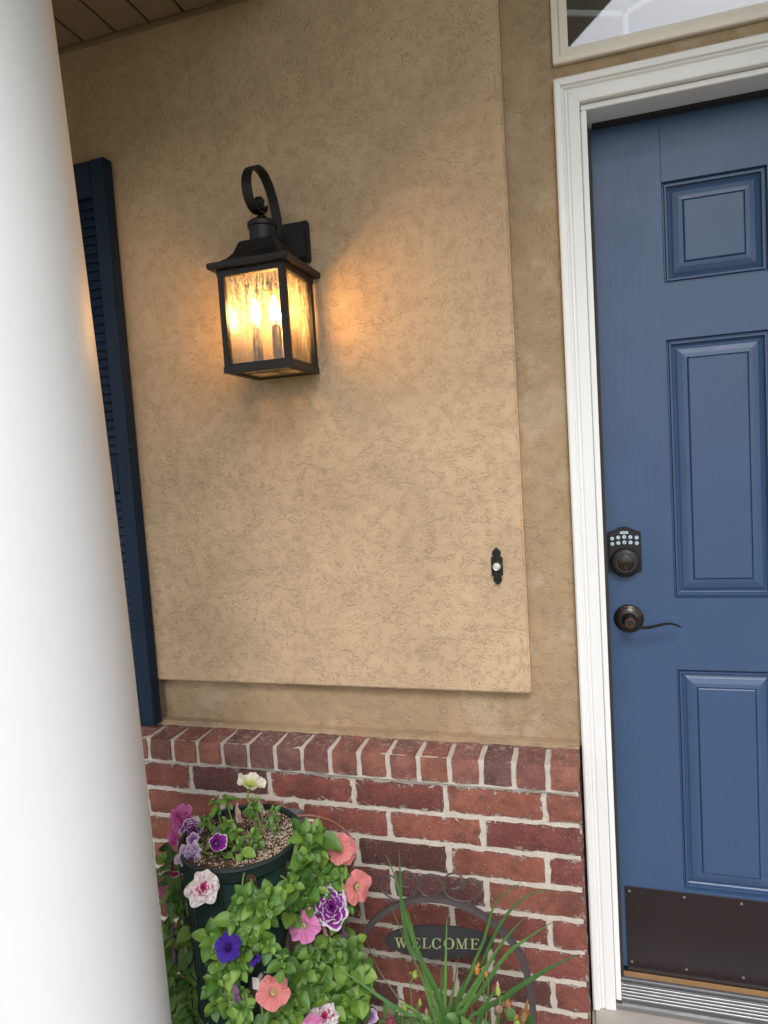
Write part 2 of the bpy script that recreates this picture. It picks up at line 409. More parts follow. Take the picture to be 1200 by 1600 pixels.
# ---- porch: soffit planks, beam, gable over the door
pc = thing('porch_ceiling', 'dark tan grooved plank ceiling under the porch roof', 'ceiling', (-1.8, -.6, 2.4))
pw = .0985; k0 = -1.223
for k in range(-20, 6):
    x0 = k0+k*pw
    b = MB(); b.box(x0+.003, x0+pw-.003, -1.05, -.0315, 2.400, 2.412)
    b.build('plank', M_SOFFIT, pc, bevel=.003, seg=1)
MB().box(-3.4, -.63, -1.05, -.031, 2.414, 2.44).build('backing', M_GASKET, pc)
MB().box(-3.4, -.63, -.040, -.0305, 2.388, 2.3995).build('edge_channel', M_SOFFIT, pc, bevel=.002)
bm_ = thing('porch_beam', 'white porch beam resting on the round column', 'beam', (-1.9, -.75, 2.2))
MB().box(-3.4, -.66, -.86, -.64, 2.18, 2.398).build('beam_casing', M_WHITE, bm_, bevel=.006)
MB().box(-3.4, -.655, -.865, -.635, 2.16, 2.1795).build('beam_trim', M_WHITE, bm_, bevel=.004)
gr = thing('porch_roof', 'gabled porch roof over the front door', 'roof', (.457, -.6, 2.44))
def slope(xa, za, xb, zb):
    m = MB(); d = Vector((xb-xa, 0, zb-za)).normalized(); n = Vector((-d.z, 0, d.x))*(.09 if xb > xa else -.09)
    P = [(xa, za), (xb, zb), (xb+n.x, zb+n.z), (xa+n.x, za+n.z)]
    vs = [(p[0], y, p[1]) for y in (-1.45, -.001) for p in P]
    return m.add(vs, [(0, 1, 2, 3), (7, 6, 5, 4), (0, 4, 5, 1), (1, 5, 6, 2), (2, 6, 7, 3), (3, 7, 4, 0)])
slope(-.64, 2.445, .457, 3.36).build('roof_slope', M_SOFFIT, gr); slope(1.70, 2.32, .457, 3.36).build('roof_slope', M_SOFFIT, gr)
MB().box(-3.6, -.66, -1.30, .16, 2.446, 2.52).build('roof_deck', M_SOFFIT, gr)

# ---- column
CX, CY = -.87, -.75
cl = thing('porch_column', 'smooth round white tapered porch column at the left', 'column', (CX, CY, GZ))
def crad(z):
    zs = [(-.1, .159), (.3, .1562), (.5, .1545), (1.0, .1495), (1.5, .137), (2.0, .120), (2.3, .111)]
    for (a, ra), (c, rc) in zip(zs, zs[1:]):
        if z <= c: return ra+(rc-ra)*(z-a)/(c-a)
    return zs[-1][1]
zz = [-.075+i*(2.10+.075)/44 for i in range(45)]
sm = [sum(crad(z+d) for d in (-.25, -.12, 0, .12, .25))/5 for z in zz]
b = MB(); b.lathe([(r, z) for r, z in zip(sm, zz)], (CX, CY, 0), n=96); b.build('shaft', M_COLUMN, cl, smooth=True)
MB().lathe([(.21, GZ+.001), (.21, GZ+.05), (.20, GZ+.052), (.205, GZ+.07), (.19, GZ+.0945), (.165, GZ+.0945)], (CX, CY, 0), n=64).build('base', M_COLUMN, cl, smooth=True)
MB().lathe([(.11, 2.1005), (.125, 2.104), (.125, 2.115), (.118, 2.118), (.15, 2.142), (.15, 2.1595)], (CX, CY, 0), n=64).build('capital', M_COLUMN, cl, smooth=True)

# ================================================================== DOOR
fr = thing('door_frame', 'white painted door frame with moulded casing around the blue door', 'door frame', (.457, 0, -.03))
XO, XI, ZI, ZO = -.0725, -.0205, 2.0165, 2.0695
prof = [(0, .012), (0, -.008), (.002, -.010), (.023, -.010), (.025, -.007), (.029, -.007), (.032, -.013), (.033, -.0105), (.036, -.0105), (.037, -.017), (.048, -.019), (.052, -.016), (.052, .012)]
def casing(side):
    m = MB(); vs = []
    n = len(prof)
    if side == 'h':
        for end in (0, 1):
            for d, y in prof: vs.append(((XI-d) if end == 0 else (.935+d), y, ZI+d*1.02))
    else:
        for end in (0, 1):
            for d, y in prof: vs.append(((XI-d) if side == 'l' else (.935+d), y, -.0285 if end == 0 else ZI+d*1.02))
    fs = [(i, i+1, n+i+1, n+i) for i in range(n-1)]+[tuple(range(n)), tuple(range(2*n-1, n-1, -1))]
    return m.add(vs, fs)
for s_ in 'lhr': casing(s_).build('casing', M_WHITE, fr, bevel=.0006, seg=1)
JX = -.0075
MB().box(-.0195, JX, .0035, .150, -.0125, ZI-.0135).build('jamb', M_WHITE, fr, bevel=.0015)
MB().box(.922, .9335, .0035, .150, -.0125, ZI-.0135).build('jamb', M_WHITE, fr, bevel=.0015)
MB().box(-.0195, .9335, .0035, .150, ZI-.0130, ZI-.001).build('jamb_head', M_WHITE, fr, bevel=.0015)
MB().box(JX+.0003, .0012, .072, .0985, -.006, ZI-.022).build('weatherstrip', M_GASKET, fr, bevel=.001)
MB().box(.0045, .910, .072, .0985, ZI-.0165, ZI-.0135).build('weatherstrip', M_GASKET, fr, bevel=.001)

YD = .100; DT = 2.0025
dr = thing('front_door', 'navy blue panelled front door with bronze kick plate', 'door', (.457, .12, 0))
xs = [0.0, .1455, .3555, .5585, .7685, .914]; zs = [.003, .2185, .7585, .9265, 1.5175, 1.641, 1.862, DT]
pan = {(i, k) for i in (1, 3) for k in (1, 3, 5)}
b = MB()
for i in range(5):
    for k in range(7):
        if (i, k) in pan: continue
        x0, x1 = xs[i], xs[i+1]
        if k == 6 and i == 1: x0 += .0009
        b.add([(x0, YD, zs[k]), (x1, YD, zs[k]), (x1, YD, zs[k+1]), (x0, YD, zs[k+1])], [(0, 1, 2, 3)])
sl = b.build('door_face', M_DOOR, dr)
b = MB().box(0, .914, YD+.0165, YD+.045, .003, DT)
b.add([(0, YD, .003), (0, YD, DT), (0, YD+.0165, DT), (0, YD+.0165, .003)], [(0, 1, 2, 3)])
b.add([(0, YD, .003), (.914, YD, .003), (.914, YD+.0165, .003), (0, YD+.0165, .003)], [(0, 1, 2, 3)])
b.build('door_core', M_DOOR, dr)
loops = [(0, 0), (.0025, .0065), (.0050, .0065), (.0068, .0030), (.0100, .0030), (.0118, .0085), (.0145, .0100), (.0185, .0090), (.0230, .0068), (.0340, .0042), (.0425, .0034), (.0440, .0050), (.0452, .0026), (.0470, .0018)]
for (i, k) in sorted(pan):
    m = MB(); vs = []; fs = []
    x0, x1, z0, z1 = xs[i], xs[i+1], zs[k], zs[k+1]
    for d, y in loops: y *= 1.45; vs += [(x0+d, YD+y, z0+d), (x1-d, YD+y, z0+d), (x1-d, YD+y, z1-d), (x0+d, YD+y, z1-d)]
    for l in range(len(loops)-1):
        for q in range(4): fs.append((l*4+q, l*4+(q+1) % 4, l*4+4+(q+1) % 4, l*4+4+q))
    fs.append(tuple(len(vs)-4+q for q in range(4)))
    m.add(vs, fs).build('panel', M_DOOR, dr)
kp = MB().box(.0115, .9025, YD-.0022, YD-.0002, .006, .2125).build('kick_plate', M_KICK, dr, bevel=.0004, seg=1)
for x in [.022]+[.022+.1237*q for q in range(1, 8)]:
    for z in (.018, .201):
        MB().lathe([(.0034, 0), (.003, .0012), (.0012, .0018), (0, .0018)], (x, YD-.0022, z), 'y', 10).build('screw', M_GREY, kp, smooth=True)
MB().box(.0115, .9025, YD-.005, YD-.0003, -.004, .0045).build('bottom_sweep', M_GASKET, dr, bevel=.0005, seg=1)

# keypad deadbolt
KX, KZ = .0405, 1.038
kd = None
def outline():
    hw = .0365
    top = [(hw, .048), (.024, .0505), (.017, .0545), (.010, .0585), (0, .060), (-.010, .0585), (-.017, .0545), (-.024, .0505), (-hw, .048)]
    bot = [(-hw, -.046), (-.026, -.0485), (-.017, -.055), (-.009, -.059), (0, -.060), (.009, -.059), (.017, -.055), (.026, -.0485), (hw, -.046)]
    return [(KX+x, KZ+z) for x, z in top+bot][::-1]
m = MB(); o1 = outline(); c0 = Vector((KX, KZ))
m.prism(o1, YD-.008, YD-.0002); kd = m.build('keypad_lock', M_BRONZE, dr, bevel=.0015, smooth=True)
o2 = [((x-KX)*.93+KX, (z-KZ)*.95+KZ) for x, z in o1]
MB().prism(o2, YD-.0125, YD-.0078).build('lock_face', M_BLACK, kd, bevel=.0015, smooth=True)
DZ = 1.0155
MB().lathe([(.0338, 0), (.0336, .004), (.030, .009), (.0235, .0125), (.0225, .0125), (.0222, .016), (.0195, .017), (.0185, .0155), (.0185, .0145)], (KX+.0005, YD-.0123, DZ), 'y', 48).build('lock_collar', M_BLACK, kd, smooth=True)
cy = MB().lathe([(.0182, .012), (.0182, .0160), (.0175, .0165), (0, .0165)], (KX+.0005, YD-.0123, DZ), 'y', 40).build('lock_cylinder', M_BRONZE, kd, smooth=True)
MB().lathe([(.0215, .0158), (.0208, .0176), (.0198, .0176), (.0193, .0158)], (KX+.0005, YD-.0123, DZ), 'y', 48).build('lock_ring', M_IRON, kd, smooth=True)
MB().box(KX-.0009, KX+.0019, YD-.0300, YD-.0286, DZ-.0155, DZ-.0065).build('keyhole', M_GASKET, cy)

def text_mesh(s, size, depth=.0002):
    cu = bpy.data.curves.new('digit', 'FONT'); cu.body = s; cu.size = size; cu.extrude = depth; cu.align_x = 'CENTER'; cu.align_y = 'CENTER'; cu.resolution_u = 3
    ob = bpy.data.objects.new('digit', cu); COL.objects.link(ob)
    dg = bpy.context.evaluated_depsgraph_get(); me = bpy.data.meshes.new_from_object(ob.evaluated_get(dg))
    bpy.data.objects.remove(ob); return me
keyxy = [(-.0268, .0335), (-.0134, .0358), (0, .0366), (.0134, .0360), (.0270, .0344), (-.0268, .0208), (-.0134, .0229), (0, .0240), (.0134, .0234), (.0270, .0215)]
for q, (dx, dz) in enumerate(keyxy):
    ky = MB().lathe([(.0043, 0), (.0043, .0008), (.0038, .0013), (0, .0014)], (KX+dx, YD-.0124, KZ+dz), 'y', 20).build('key', M_KEY, kd, smooth=True)
    me = text_mesh('1234567890'[q], .0062); me.materials.append(M_DIGIT)
    piece('digit', me, ky, Matrix.Translation((KX+dx, YD-.0124-.0016, KZ+dz)) @ Matrix.Rotation(R(90), 4, 'X'))
pl = []
for q in range(20):
    a = 2*math.pi*q/20; pl.append((KX+(.0062 if math.cos(a) > 0 else -.0062)+.0030*math.cos(a), KZ+.0468+.0030*math.sin(a)))
pill = MB().prism(pl, YD-.0136, YD-.0124).build('status_window', M_KEY, kd)
for dx in (-.004, 0, .004): MB().box(KX+dx-.0013, KX+dx+.0013, YD-.0140, YD-.0137, KZ+.0456, KZ+.0480).build('status_mark', M_GREY, pill)

# lever handle
LX, LZ = .0445, .879
lv = MB().lathe([(.0330, 0), (.0335, .003), (.031, .006), (.0275, .0075), (.0265, .0105), (.0215, .0135), (.0165, .0150), (.0150, .019), (.0150, .028), (.0125, .031), (.0115, .046), (0, .046)], (LX, YD-.0003, LZ), 'y', 48).build('lever_handle', M_BRONZE, dr, smooth=True)
MB().lathe([(.0098, .0455), (.0118, .0480), (.0118, .0510), (.0106, .0520), (.0098, .0505), (.0085, .0505), (0, .0505)], (LX+.0005, YD-.0003, LZ), 'y', 32).build('lever_hub', M_COPPER, lv, smooth=True)
MB().lathe([(.0080, .0500), (.0080, .0512), (0, .0514)], (LX+.0005, YD-.0003, LZ), 'y', 28).build('key_cylinder', M_BLACK, lv, smooth=True)
yl = YD-.043
pts = spline([(LX+.004, yl, LZ-.002), (LX+.018, yl-.002, LZ-.0095), (LX+.036, yl-.003, LZ-.0105), (LX+.056, yl-.002, LZ-.0065), (LX+.076, yl, LZ-.0020), (LX+.090, yl+.002, LZ-.0025), (LX+.102, yl+.003, LZ-.0065), (LX+.1105, yl+.004, LZ-.0115)], 6)
MB().tube(pts, lambda t: .0072*(1-.62*t) if t < .9 else .0072*.44*(1-(t-.9)*6), 12, flat=.62, side=(0, 1, 0)).build('lever_arm', M_BRONZE, lv, smooth=True)

# threshold
th = thing('door_threshold', 'ribbed aluminium threshold below the blue door', 'threshold', (.457, .04, -.03))
MB().box(-.020, .934, -.004, .150, -.0295, -.0165).build('sill_plate', M_ALU, th, bevel=.0015)
b = MB(); b.add([(x, y, z) for x in (JX+.001, .921) for y, z in ((.0002, -.0163), (.0002, -.0130), (.058, -.0080), (.062, -.0163))], [(0, 1, 2, 3), (7, 6, 5, 4), (1, 5, 6, 2), (0, 4, 5, 1), (2, 6, 7, 3)]); b.build('tread', M_ALU, th)
for q in range(5):
    y = .013+q*.0092; z = -.0130+(y)*.0862; MB().box(JX+.0015, .9205, y, y+.0046, z-.0004, z+.0019).build('rib', M_ALU, th, bevel=.0006, seg=1)
MB().box(JX+.0015, .9205, .0625, .0715, -.0163, -.0010).build('sill_cap', M_ALU, th, bevel=.001)
MB().box(JX+.0015, .9205, .072, .094, -.0163, -.0045).build('oak_strip', M_OAK, th, bevel=.001)

# ---- transom window
tw = thing('transom_window', 'cream framed transom window with white grille bars above the door', 'window', (.457, 0, 2.1))
TX0, TX1, TZ0, TZ1 = -.0715, .9855, 2.1015, 2.468
def rectframe(x0, x1, z0, z1, wd, y0, y1):
    m = MB()
    o = [(x0, z0), (x1, z0), (x1, z1), (x0, z1)]; i = [(x0+wd, z0+wd), (x1-wd, z0+wd), (x1-wd, z1-wd), (x0+wd, z1-wd)]
    vs = [(p[0], y, p[1]) for y in (y0, y1) for p in o+i]
    fs = []
    for q in range(4):
        n = (q+1) % 4
        fs += [(q, n, 4+n, 4+q), (8+q, 12+q, 12+n, 8+n), (q, 8+q, 8+n, n), (4+q, 4+n, 12+n, 12+q)]
    return m.add(vs, fs)
rectframe(TX0, TX1, TZ0, TZ1, .014, -.012, .05).build('frame', M_CREAM, tw, bevel=.0015)
rectframe(TX0+.0145, TX1-.0145, TZ0+.0145, TZ1-.0145, .018, -.004, .06).build('sash', M_CREAM, tw, bevel=.002)
MB().box(TX0+.030, TX1-.030, .022, .026, TZ0+.030, TZ1-.030).build('pane', M_GLASS, tw)
def bar(p, q, wd=.0055):
    a = at(*p, y=.030); c = at(*q, y=.030); d = (c-a).normalized(); n = Vector((-d.z, 0, d.x))*wd
    P = [a-n, c-n, c+n, a+n]
    return MB().add([(v.x, y, v.z) for y in (.028, .034) for v in P], [(0, 1, 2, 3), (7, 6, 5, 4), (0, 4, 5, 1), (1, 5, 6, 2), (2, 6, 7, 3), (3, 7, 4, 0)])
J0 = (977, 21)
bar((884, 20), (972, 22)).build('grille_bar', M_WHITE, tw); bar(J0, (979, 61)).build('grille_bar', M_WHITE, tw); bar((981, 19), (1045, -22)).build('grille_bar', M_WHITE, tw)
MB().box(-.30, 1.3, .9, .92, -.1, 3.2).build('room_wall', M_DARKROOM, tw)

# ================================================================== SHUTTER
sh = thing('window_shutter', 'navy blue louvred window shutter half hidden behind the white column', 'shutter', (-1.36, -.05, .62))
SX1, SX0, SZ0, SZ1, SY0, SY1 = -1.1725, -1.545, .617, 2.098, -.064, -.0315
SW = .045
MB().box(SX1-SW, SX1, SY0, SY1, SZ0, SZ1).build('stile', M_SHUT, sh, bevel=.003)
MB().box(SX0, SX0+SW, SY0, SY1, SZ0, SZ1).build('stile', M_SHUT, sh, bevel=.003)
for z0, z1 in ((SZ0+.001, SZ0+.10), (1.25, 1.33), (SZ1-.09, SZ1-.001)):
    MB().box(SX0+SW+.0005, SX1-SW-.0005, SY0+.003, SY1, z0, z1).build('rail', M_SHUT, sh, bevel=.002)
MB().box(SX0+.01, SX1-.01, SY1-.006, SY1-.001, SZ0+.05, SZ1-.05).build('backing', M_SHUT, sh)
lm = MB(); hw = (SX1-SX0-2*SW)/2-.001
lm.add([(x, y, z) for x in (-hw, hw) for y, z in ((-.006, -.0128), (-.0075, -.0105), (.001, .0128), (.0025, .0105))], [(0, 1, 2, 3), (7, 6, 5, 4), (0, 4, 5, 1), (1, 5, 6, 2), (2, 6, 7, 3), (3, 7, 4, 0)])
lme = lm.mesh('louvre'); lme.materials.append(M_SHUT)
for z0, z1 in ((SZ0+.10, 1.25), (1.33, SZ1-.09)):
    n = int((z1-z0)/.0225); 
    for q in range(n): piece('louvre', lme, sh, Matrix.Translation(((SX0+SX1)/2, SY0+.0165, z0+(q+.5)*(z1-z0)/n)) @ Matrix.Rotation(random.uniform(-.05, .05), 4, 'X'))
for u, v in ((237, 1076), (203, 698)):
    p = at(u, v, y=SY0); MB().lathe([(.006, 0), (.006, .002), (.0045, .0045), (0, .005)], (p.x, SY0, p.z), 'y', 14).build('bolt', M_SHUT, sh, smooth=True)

# ================================================================== DOORBELL
pb = at(777, 884, y=-.030)
db = thing('doorbell', 'small black ornate doorbell plate with a round white button', 'doorbell', (pb.x, -.030, pb.z))
half = [(0, .0437), (.0035, .040), (.0085, .035), (.0102, .030), (.0088, .0255), (.0060, .0235), (.0095, .0222), (.0128, .0200), (.0128, -.0200), (.0095, -.0222), (.0060, -.0235), (.0088, -.0255), (.0102, -.030), (.0085, -.035), (.0035, -.040), (0, -.0437)]
ol = [(pb.x+x, pb.z+z) for x, z in half]+[(pb.x-x, pb.z+z) for x, z in half[-2:0:-1]]
MB().prism(ol[::-1], -.0365, -.0302).build('plate', M_HAMMER, db, bevel=.001, smooth=True)
MB().lathe([(.0098, 0), (.0098, .003), (.0085, .005), (.0074, .0045), (.0074, .002)], (pb.x, -.0366, pb.z), 'y', 28).build('ring', M_NICKEL, db, smooth=True)
MB().lathe([(.0072, .001), (.0072, .0045), (.005, .0062), (0, .0068)], (pb.x, -.0366, pb.z), 'y', 24).build('button', M_BELL, db, smooth=True)

# ================================================================== LANTERN
LXC, LYC = -.720, -.124; HW = .0805; LZB, LZT = 1.507, 1.727
la = thing('wall_lantern', 'lit black wall lantern with seeded glass on the stucco wall', 'lantern', (LXC, -.03, 1.5))
MB().box(LXC+.012, LXC+.078, -.046, -.0302, 1.768, 1.862).build('back_plate', M_BLACK, la, bevel=.003)
MB().box(LXC-.012, LXC+.066, -.062, -.0465, 1.774, 1.856).build('plate_face', M_BLACK, la, bevel=.003) if 0 else None
MB().box(LXC+.018, LXC+.072, -.058, -.0465, 1.774, 1.856).build('plate_face', M_BLACK, la, bevel=.003)
def square(h, z): return [(LXC-h, LYC-h, z), (LXC+h, LYC-h, z), (LXC+h, LYC+h, z), (LXC-h, LYC+h, z)]
def stack(levels):
    m = MB(); vs = []; fs = []
    for h, z in levels: vs += square(h, z)
    for l in range(len(levels)-1):
        for q in range(4): fs.append((l*4+q, l*4+(q+1) % 4, l*4+4+(q+1) % 4, l*4+4+q))
    fs += [(3, 2, 1, 0), tuple(len(vs)-4+q for q in range(4))]
    return m.add(vs, fs)
stack([(.094, 1.7275), (.097, 1.731), (.097, 1.741), (.090, 1.7425), (.076, 1.748), (.063, 1.757), (.053, 1.769), (.047, 1.783), (.043, 1.794), (.036, 1.7985)]).build('roof', M_BLACK, la, bevel=.0015)
MB().lathe([(.031, 1.7985), (.031, 1.830), (.034, 1.832), (.034, 1.841), (.028, 1.846), (.014, 1.849), (.010, 1.852), (.012, 1.856), (.006, 1.862), (.0, 1.864)], (LXC, LYC, 0), n=36).build('cap', M_BLACK, la, smooth=True)
# hanging arm: flat iron scroll from the wall over to the cap
ap = spline([(LXC+.006, -.050, 1.775), (LXC+.004, -.048, 1.835), (LXC+.002, -.050, 1.885), (LXC, -.062, 1.925), (LXC, -.092, 1.955), (LXC, -.130, 1.962), (LXC, -.168, 1.945), (LXC, -.188, 1.912), (LXC, -.182, 1.878), (LXC, -.155, 1.860), (LXC, -.118, 1.866), (LXC, -.106, 1.884)], 7)
m = MB(); vs = []; fs = []
for i, p in enumerate(ap):
    t_ = (ap[min(i+1, len(ap)-1)]-ap[max(i-1, 0)]).normalized(); nn = Vector((0, -t_.z, t_.y))*.0022; wx = .0115*(1 if i < len(ap)-8 else .8)
    for sx, sn in ((-1, -1), (1, -1), (1, 1), (-1, 1)): vs.append(p+Vector((sx*wx, 0, 0))+nn*sn)
n = len(ap)
fs = [(i*4+q, i*4+(q+1) % 4, i*4+4+(q+1) % 4, i*4+4+q) for i in range(n-1) for q in range(4)]+[(0, 1, 2, 3), tuple((n-1)*4+q for q in (3, 2, 1, 0))]
m.add(vs, fs).build('arm', M_BLACK, la, bevel=.0006, seg=1, smooth=True)
MB().lathe([(.012, 1.864), (.017, 1.868), (.014, 1.876), (.010, 1.880), (.013, 1.886), (.009, 1.895), (0, 1.898)], (LXC, LYC-.008, 0), n=24).build('finial', M_BLACK, la, smooth=True)
PW = .0145
for sx in (-1, 1):
    for sy in (-1, 1):
        x0 = LXC+sx*HW; y0 = LYC+sy*HW
        MB().box(min(x0, x0-sx*PW), max(x0, x0-sx*PW), min(y0, y0-sy*PW), max(y0, y0-sy*PW), LZB+.0005, LZT).build('post', M_BLACK, la, bevel=.001)
def railbox(h0, h1, z0, z1):
    m = MB(); o = square(h0, z0); i = square(h1, z0); o2 = square(h0, z1); i2 = square(h1, z1); vs = o+i+o2+i2; fs = []
    for q in range(4):
        n = (q+1) % 4; fs += [(q, n, 4+n, 4+q), (8+q, 12+q, 12+n, 8+n), (q, 8+q, 8+n, n), (4+q, 4+n, 12+n, 12+q)]
    return m.add(vs, fs)
railbox(HW+.0015, HW-.016, LZB-.004, LZB+.011).build('bottom_rail', M_BLACK, la, bevel=.001)
railbox(HW+.0012, HW-.014, LZT-.014, LZT+.0005).build('top_rail', M_BLACK, la, bevel=.001)
railbox(HW-.0025, HW-.006, LZB+.011, LZB+.016).build('bottom_bead', M_BLACK, la)
for ax, sg in (('x', -1), ('x', 1), ('y', -1), ('y', 1)):
    h = HW-.009; g = HW-PW+.002; m = MB()
    if ax == 'x': m.box(LXC+sg*h-.001, LXC+sg*h+.001, LYC-g, LYC+g, LZB+.009, LZT-.012)
    else: m.box(LXC-g, LXC+g, LYC+sg*h-.001, LYC+sg*h+.001, LZB+.009, LZT-.012)
    m.build('glass_pane', M_SEEDED, la)
MB().box(LXC-.066, LXC+.066, LYC-.066, LYC+.066, LZB+.001, LZB+.003).build('glass_pane', M_SEEDED, la)
MB().lathe([(.017, LZB+.0035), (.017, LZB+.009), (.009, LZB+.013), (.0, LZB+.013)], (LXC, LYC, 0), n=20).build('socket_hub', M_BLACK, la, smooth=True)
MB().tube([(LXC-.064, LYC, LZB+.0045), (LXC+.064, LYC, LZB+.0045)], .004, 6).build('cross_bar', M_BLACK, la)
M_SLEEVE = simple('dark_candle_sleeve', (.05, .045, .04), .5, .3)
for q, (dx, dy) in enumerate(((-.026, -.016), (.024, -.020), (.004, .026))):
    cx_, cy_ = LXC+dx, LYC+dy
    MB().tube([(LXC, LYC, LZB+.010), (cx_, cy_, LZB+.013)], .003, 6).build('socket_arm', M_BLACK, la)
    sv = MB().lathe([(.0105, LZB+.0135), (.0105, 1.607), (0, 1.607)], (cx_, cy_, 0), n=18).build('candle_sleeve', M_SLEEVE, la, smooth=True)
    MB().lathe([(.0065, 1.6075), (.0065, 1.618), (.0, 1.618)], (cx_, cy_, 0), n=16).build('bulb_base', M_NICKEL, sv, smooth=True)
    MB().lathe([(.005, 1.6185), (.0105, 1.629), (.0125, 1.640), (.0105, 1.653), (.0055, 1.665), (.0015, 1.673), (0, 1.674)], (cx_, cy_, 0), n=18).build('bulb', M_BULB, la, smooth=True)

# ================================================================== OUTLET BOX, BROWN TUBE
po = at(462, 1281, y=YB)
ob = thing('outlet_box', 'grey metal outlet box on the brick behind the planter', 'outlet box', (po.x, YB, po.z))
MB().box(po.x-.034, po.x+.028, YB-.034, YB-.004, po.z-.034, po.z+.034).build('box', M_GREY, ob, bevel=.004)
MB().box(po.x-.036, po.x+.030, YB-.039, YB-.0345, po.z-.036, po.z+.036).build('cover', M_GREY, ob, bevel=.002)
MB().lathe([(.004, 0), (.004, .002), (0, .003)], (po.x+.018, YB-.039, po.z+.024), 'y', 12).build('screw', M_NICKEL, ob, smooth=True)
MB().box(po.x-.032, po.x-.008, YB-.044, YB-.0392, po.z+.029, po.z+.0365).build('hinge', M_GREY, ob, bevel=.001)
tp = [(417, 1254, -.27), (431, 1254, -.25), (444, 1260, -.25), (452, 1271, -.25), (462, 1275, -.25), (483, 1274, -.24), (508, 1279, -.23), (530, 1290, -.22), (545, 1305, -.22), (553, 1322, -.22), (553, 1340, -.23), (548, 1357, -.24), (537, 1372, -.26), (520, 1395, -.29), (505, 1440, -.30), (500, 1560, -.30)]
pth = spline([at(u, v, y=y) for u, v, y in tp], 6); end = pth[-1].copy(); end.z = GZ+.01
tag(MB().tube(pth+[end], .0031, 8).build('garden_tube', M_TUBE, smooth=True, org=end), 'brown plastic tube looping out beside the green planter', 'tube')

# ================================================================== WELCOME SIGN
YS = -.225
def sp(x, y, yy=YS): return at(580+x/5.4545, 1340+y/5.4545, y=yy)
def sp7(x, y): return at(530+x/3, 1280+y/3, y=YS)
cs = sp(580, 715)
sg = thing('welcome_sign', 'dark iron garden arch with an oval plate reading WELCOME', 'sign', (cs.x, YS, GZ))
apx = [(95, 960), (78, 850), (72, 720), (88, 612), (132, 515), (205, 440), (300, 392), (410, 372), (520, 384), (620, 420), (720, 485), (800, 562), (858, 655), (888, 760), (905, 860), (912, 960)]
ar = spline([sp7(*p) for p in apx], 5)
l0 = ar[0].copy(); l0.z = GZ-.03; r0 = ar[-1].copy(); r0.z = GZ-.03
MB().tube([l0]+ar+[r0], .0088, 4, side=(0, 1, 0)).build('arch', M_IRON, sg, bevel=.0012, smooth=25)
s1 = [(215, 275), (222, 205), (170, 155), (110, 165), (78, 220), (100, 290), (170, 345), (240, 365), (300, 355), (365, 300), (395, 220), (370, 150), (300, 115), (245, 135), (225, 190), (250, 235), (320, 255)]
s3 = [(680, 262), (740, 265), (780, 230), (775, 170), (720, 135), (650, 150), (615, 210), (625, 290), (680, 345), (750, 370), (840, 365), (910, 320), (938, 250), (900, 195), (840, 177), (797, 210), (790, 262)]
for s_ in (s1, s3): MB().tube(spline([sp(*p) for p in s_], 5), .0020, 7).build('scroll', M_IRON, sg, smooth=True)
ci = [sp(505+97*math.cos(a), 238+96*math.sin(a)) for a in [2*math.pi*q/36 for q in range(37)]]
MB().tube(ci, .0020, 7).build('scroll', M_IRON, sg, smooth=True)
ov = [sp(580+465*math.cos(a), 716+140*math.sin(a)+12*math.cos(a)*0+(580+465*math.cos(a)-580)*.035) for a in [-2*math.pi*q/56 for q in range(56)]]
MB().prism([(p.x, p.z) for p in ov], YS-.003, YS+.003).build('name_plate', M_PLATE, sg, bevel=.001, smooth=30)
hk = [sp(795, 455), sp(805, 520), sp(822, 570), sp(822, 640, YS-.004)]
MB().tube(spline(hk, 4), .0011, 6).build('hanger_wire', M_GASKET, sg, smooth=True)
def glyph(ch):
    """serif capitals on a unit-height box, as polygons"""
    T, t, s = .15, .05, .04
    def st(x, w, y0=0, y1=1): return [(x, y0), (x+w, y0), (x+w, y1), (x, y1)]
    def se(x0, x1, y): return [(x0, y), (x1, y), (x1, y+s), (x0, y+s)]
    def para(x0, x1, w0, y0=1, y1=0, w1=None): w1 = w1 or w0; return [(x0, y0), (x1, y1), (x1+w1, y1), (x0+w0, y0)]
    if ch == 'E': return [st(.12, T, s*.8, 1-s*.8), se(0, .80, 0), se(0, .76, 1-s), se(.3, .58, .49), st(.52, .07, .38, .64), [(.70, 0), (.80, 0), (.86, .27), (.80, .27)], [(.69, 1), (.76, 1), (.78, .76), (.72, .76)]], .9
    if ch == 'L': return [st(.12, T, s*.8, 1-s*.8), se(0, .76, 0), se(0, .43, 1-s), [(.66, 0), (.76, 0), (.83, .30), (.77, .30)]], .84
    if ch == 'W': return [para(.10, .36, T), para(.56, .36, t, 1, 0, .10), para(.50, .78, T), para(1.04, .80, t, 1, 0, .10), se(0, .40, 1-s), se(.42, .80, 1-s), se(.92, 1.22, 1-s)], 1.2
    if ch == 'M': return [st(.10, t, s*.8, 1), para(.10, .50, T+.02), para(.92, .52, t, 1, 0, .09), st(.90, T, s*.8, 1), se(0, .28, 0), se(.78, 1.20, 0), se(.0, .24, 1-s), se(.95, 1.2, 1-s)], 1.22
    polys = []
    full_ = ch == 'O'
    a0, a1 = (0, 2*math.pi) if full_ else (.22*math.pi, 1.80*math.pi)
    N = 28
    for i in range(N):
        q = []
        for a, o in ((a0+(a1-a0)*i/N, 1), (a0+(a1-a0)*(i+1)/N, 1), (a0+(a1-a0)*(i+1)/N, 0), (a0+(a1-a0)*i/N, 0)):
            th_ = .04+.16*abs(math.cos(a))**1.4
            q.append((.46+(.46-(0 if o else th_))*math.cos(a), .5+(.52-(0 if o else th_*.5+.02))*math.sin(a)))
        polys.append(q)
    if not full_: polys.append([(.78, .66), (.84, .66), (.86, .98), (.80, .94)]); polys.append([(.80, .04), (.86, .02), (.87, .32), (.82, .28)])
    return polys, .95
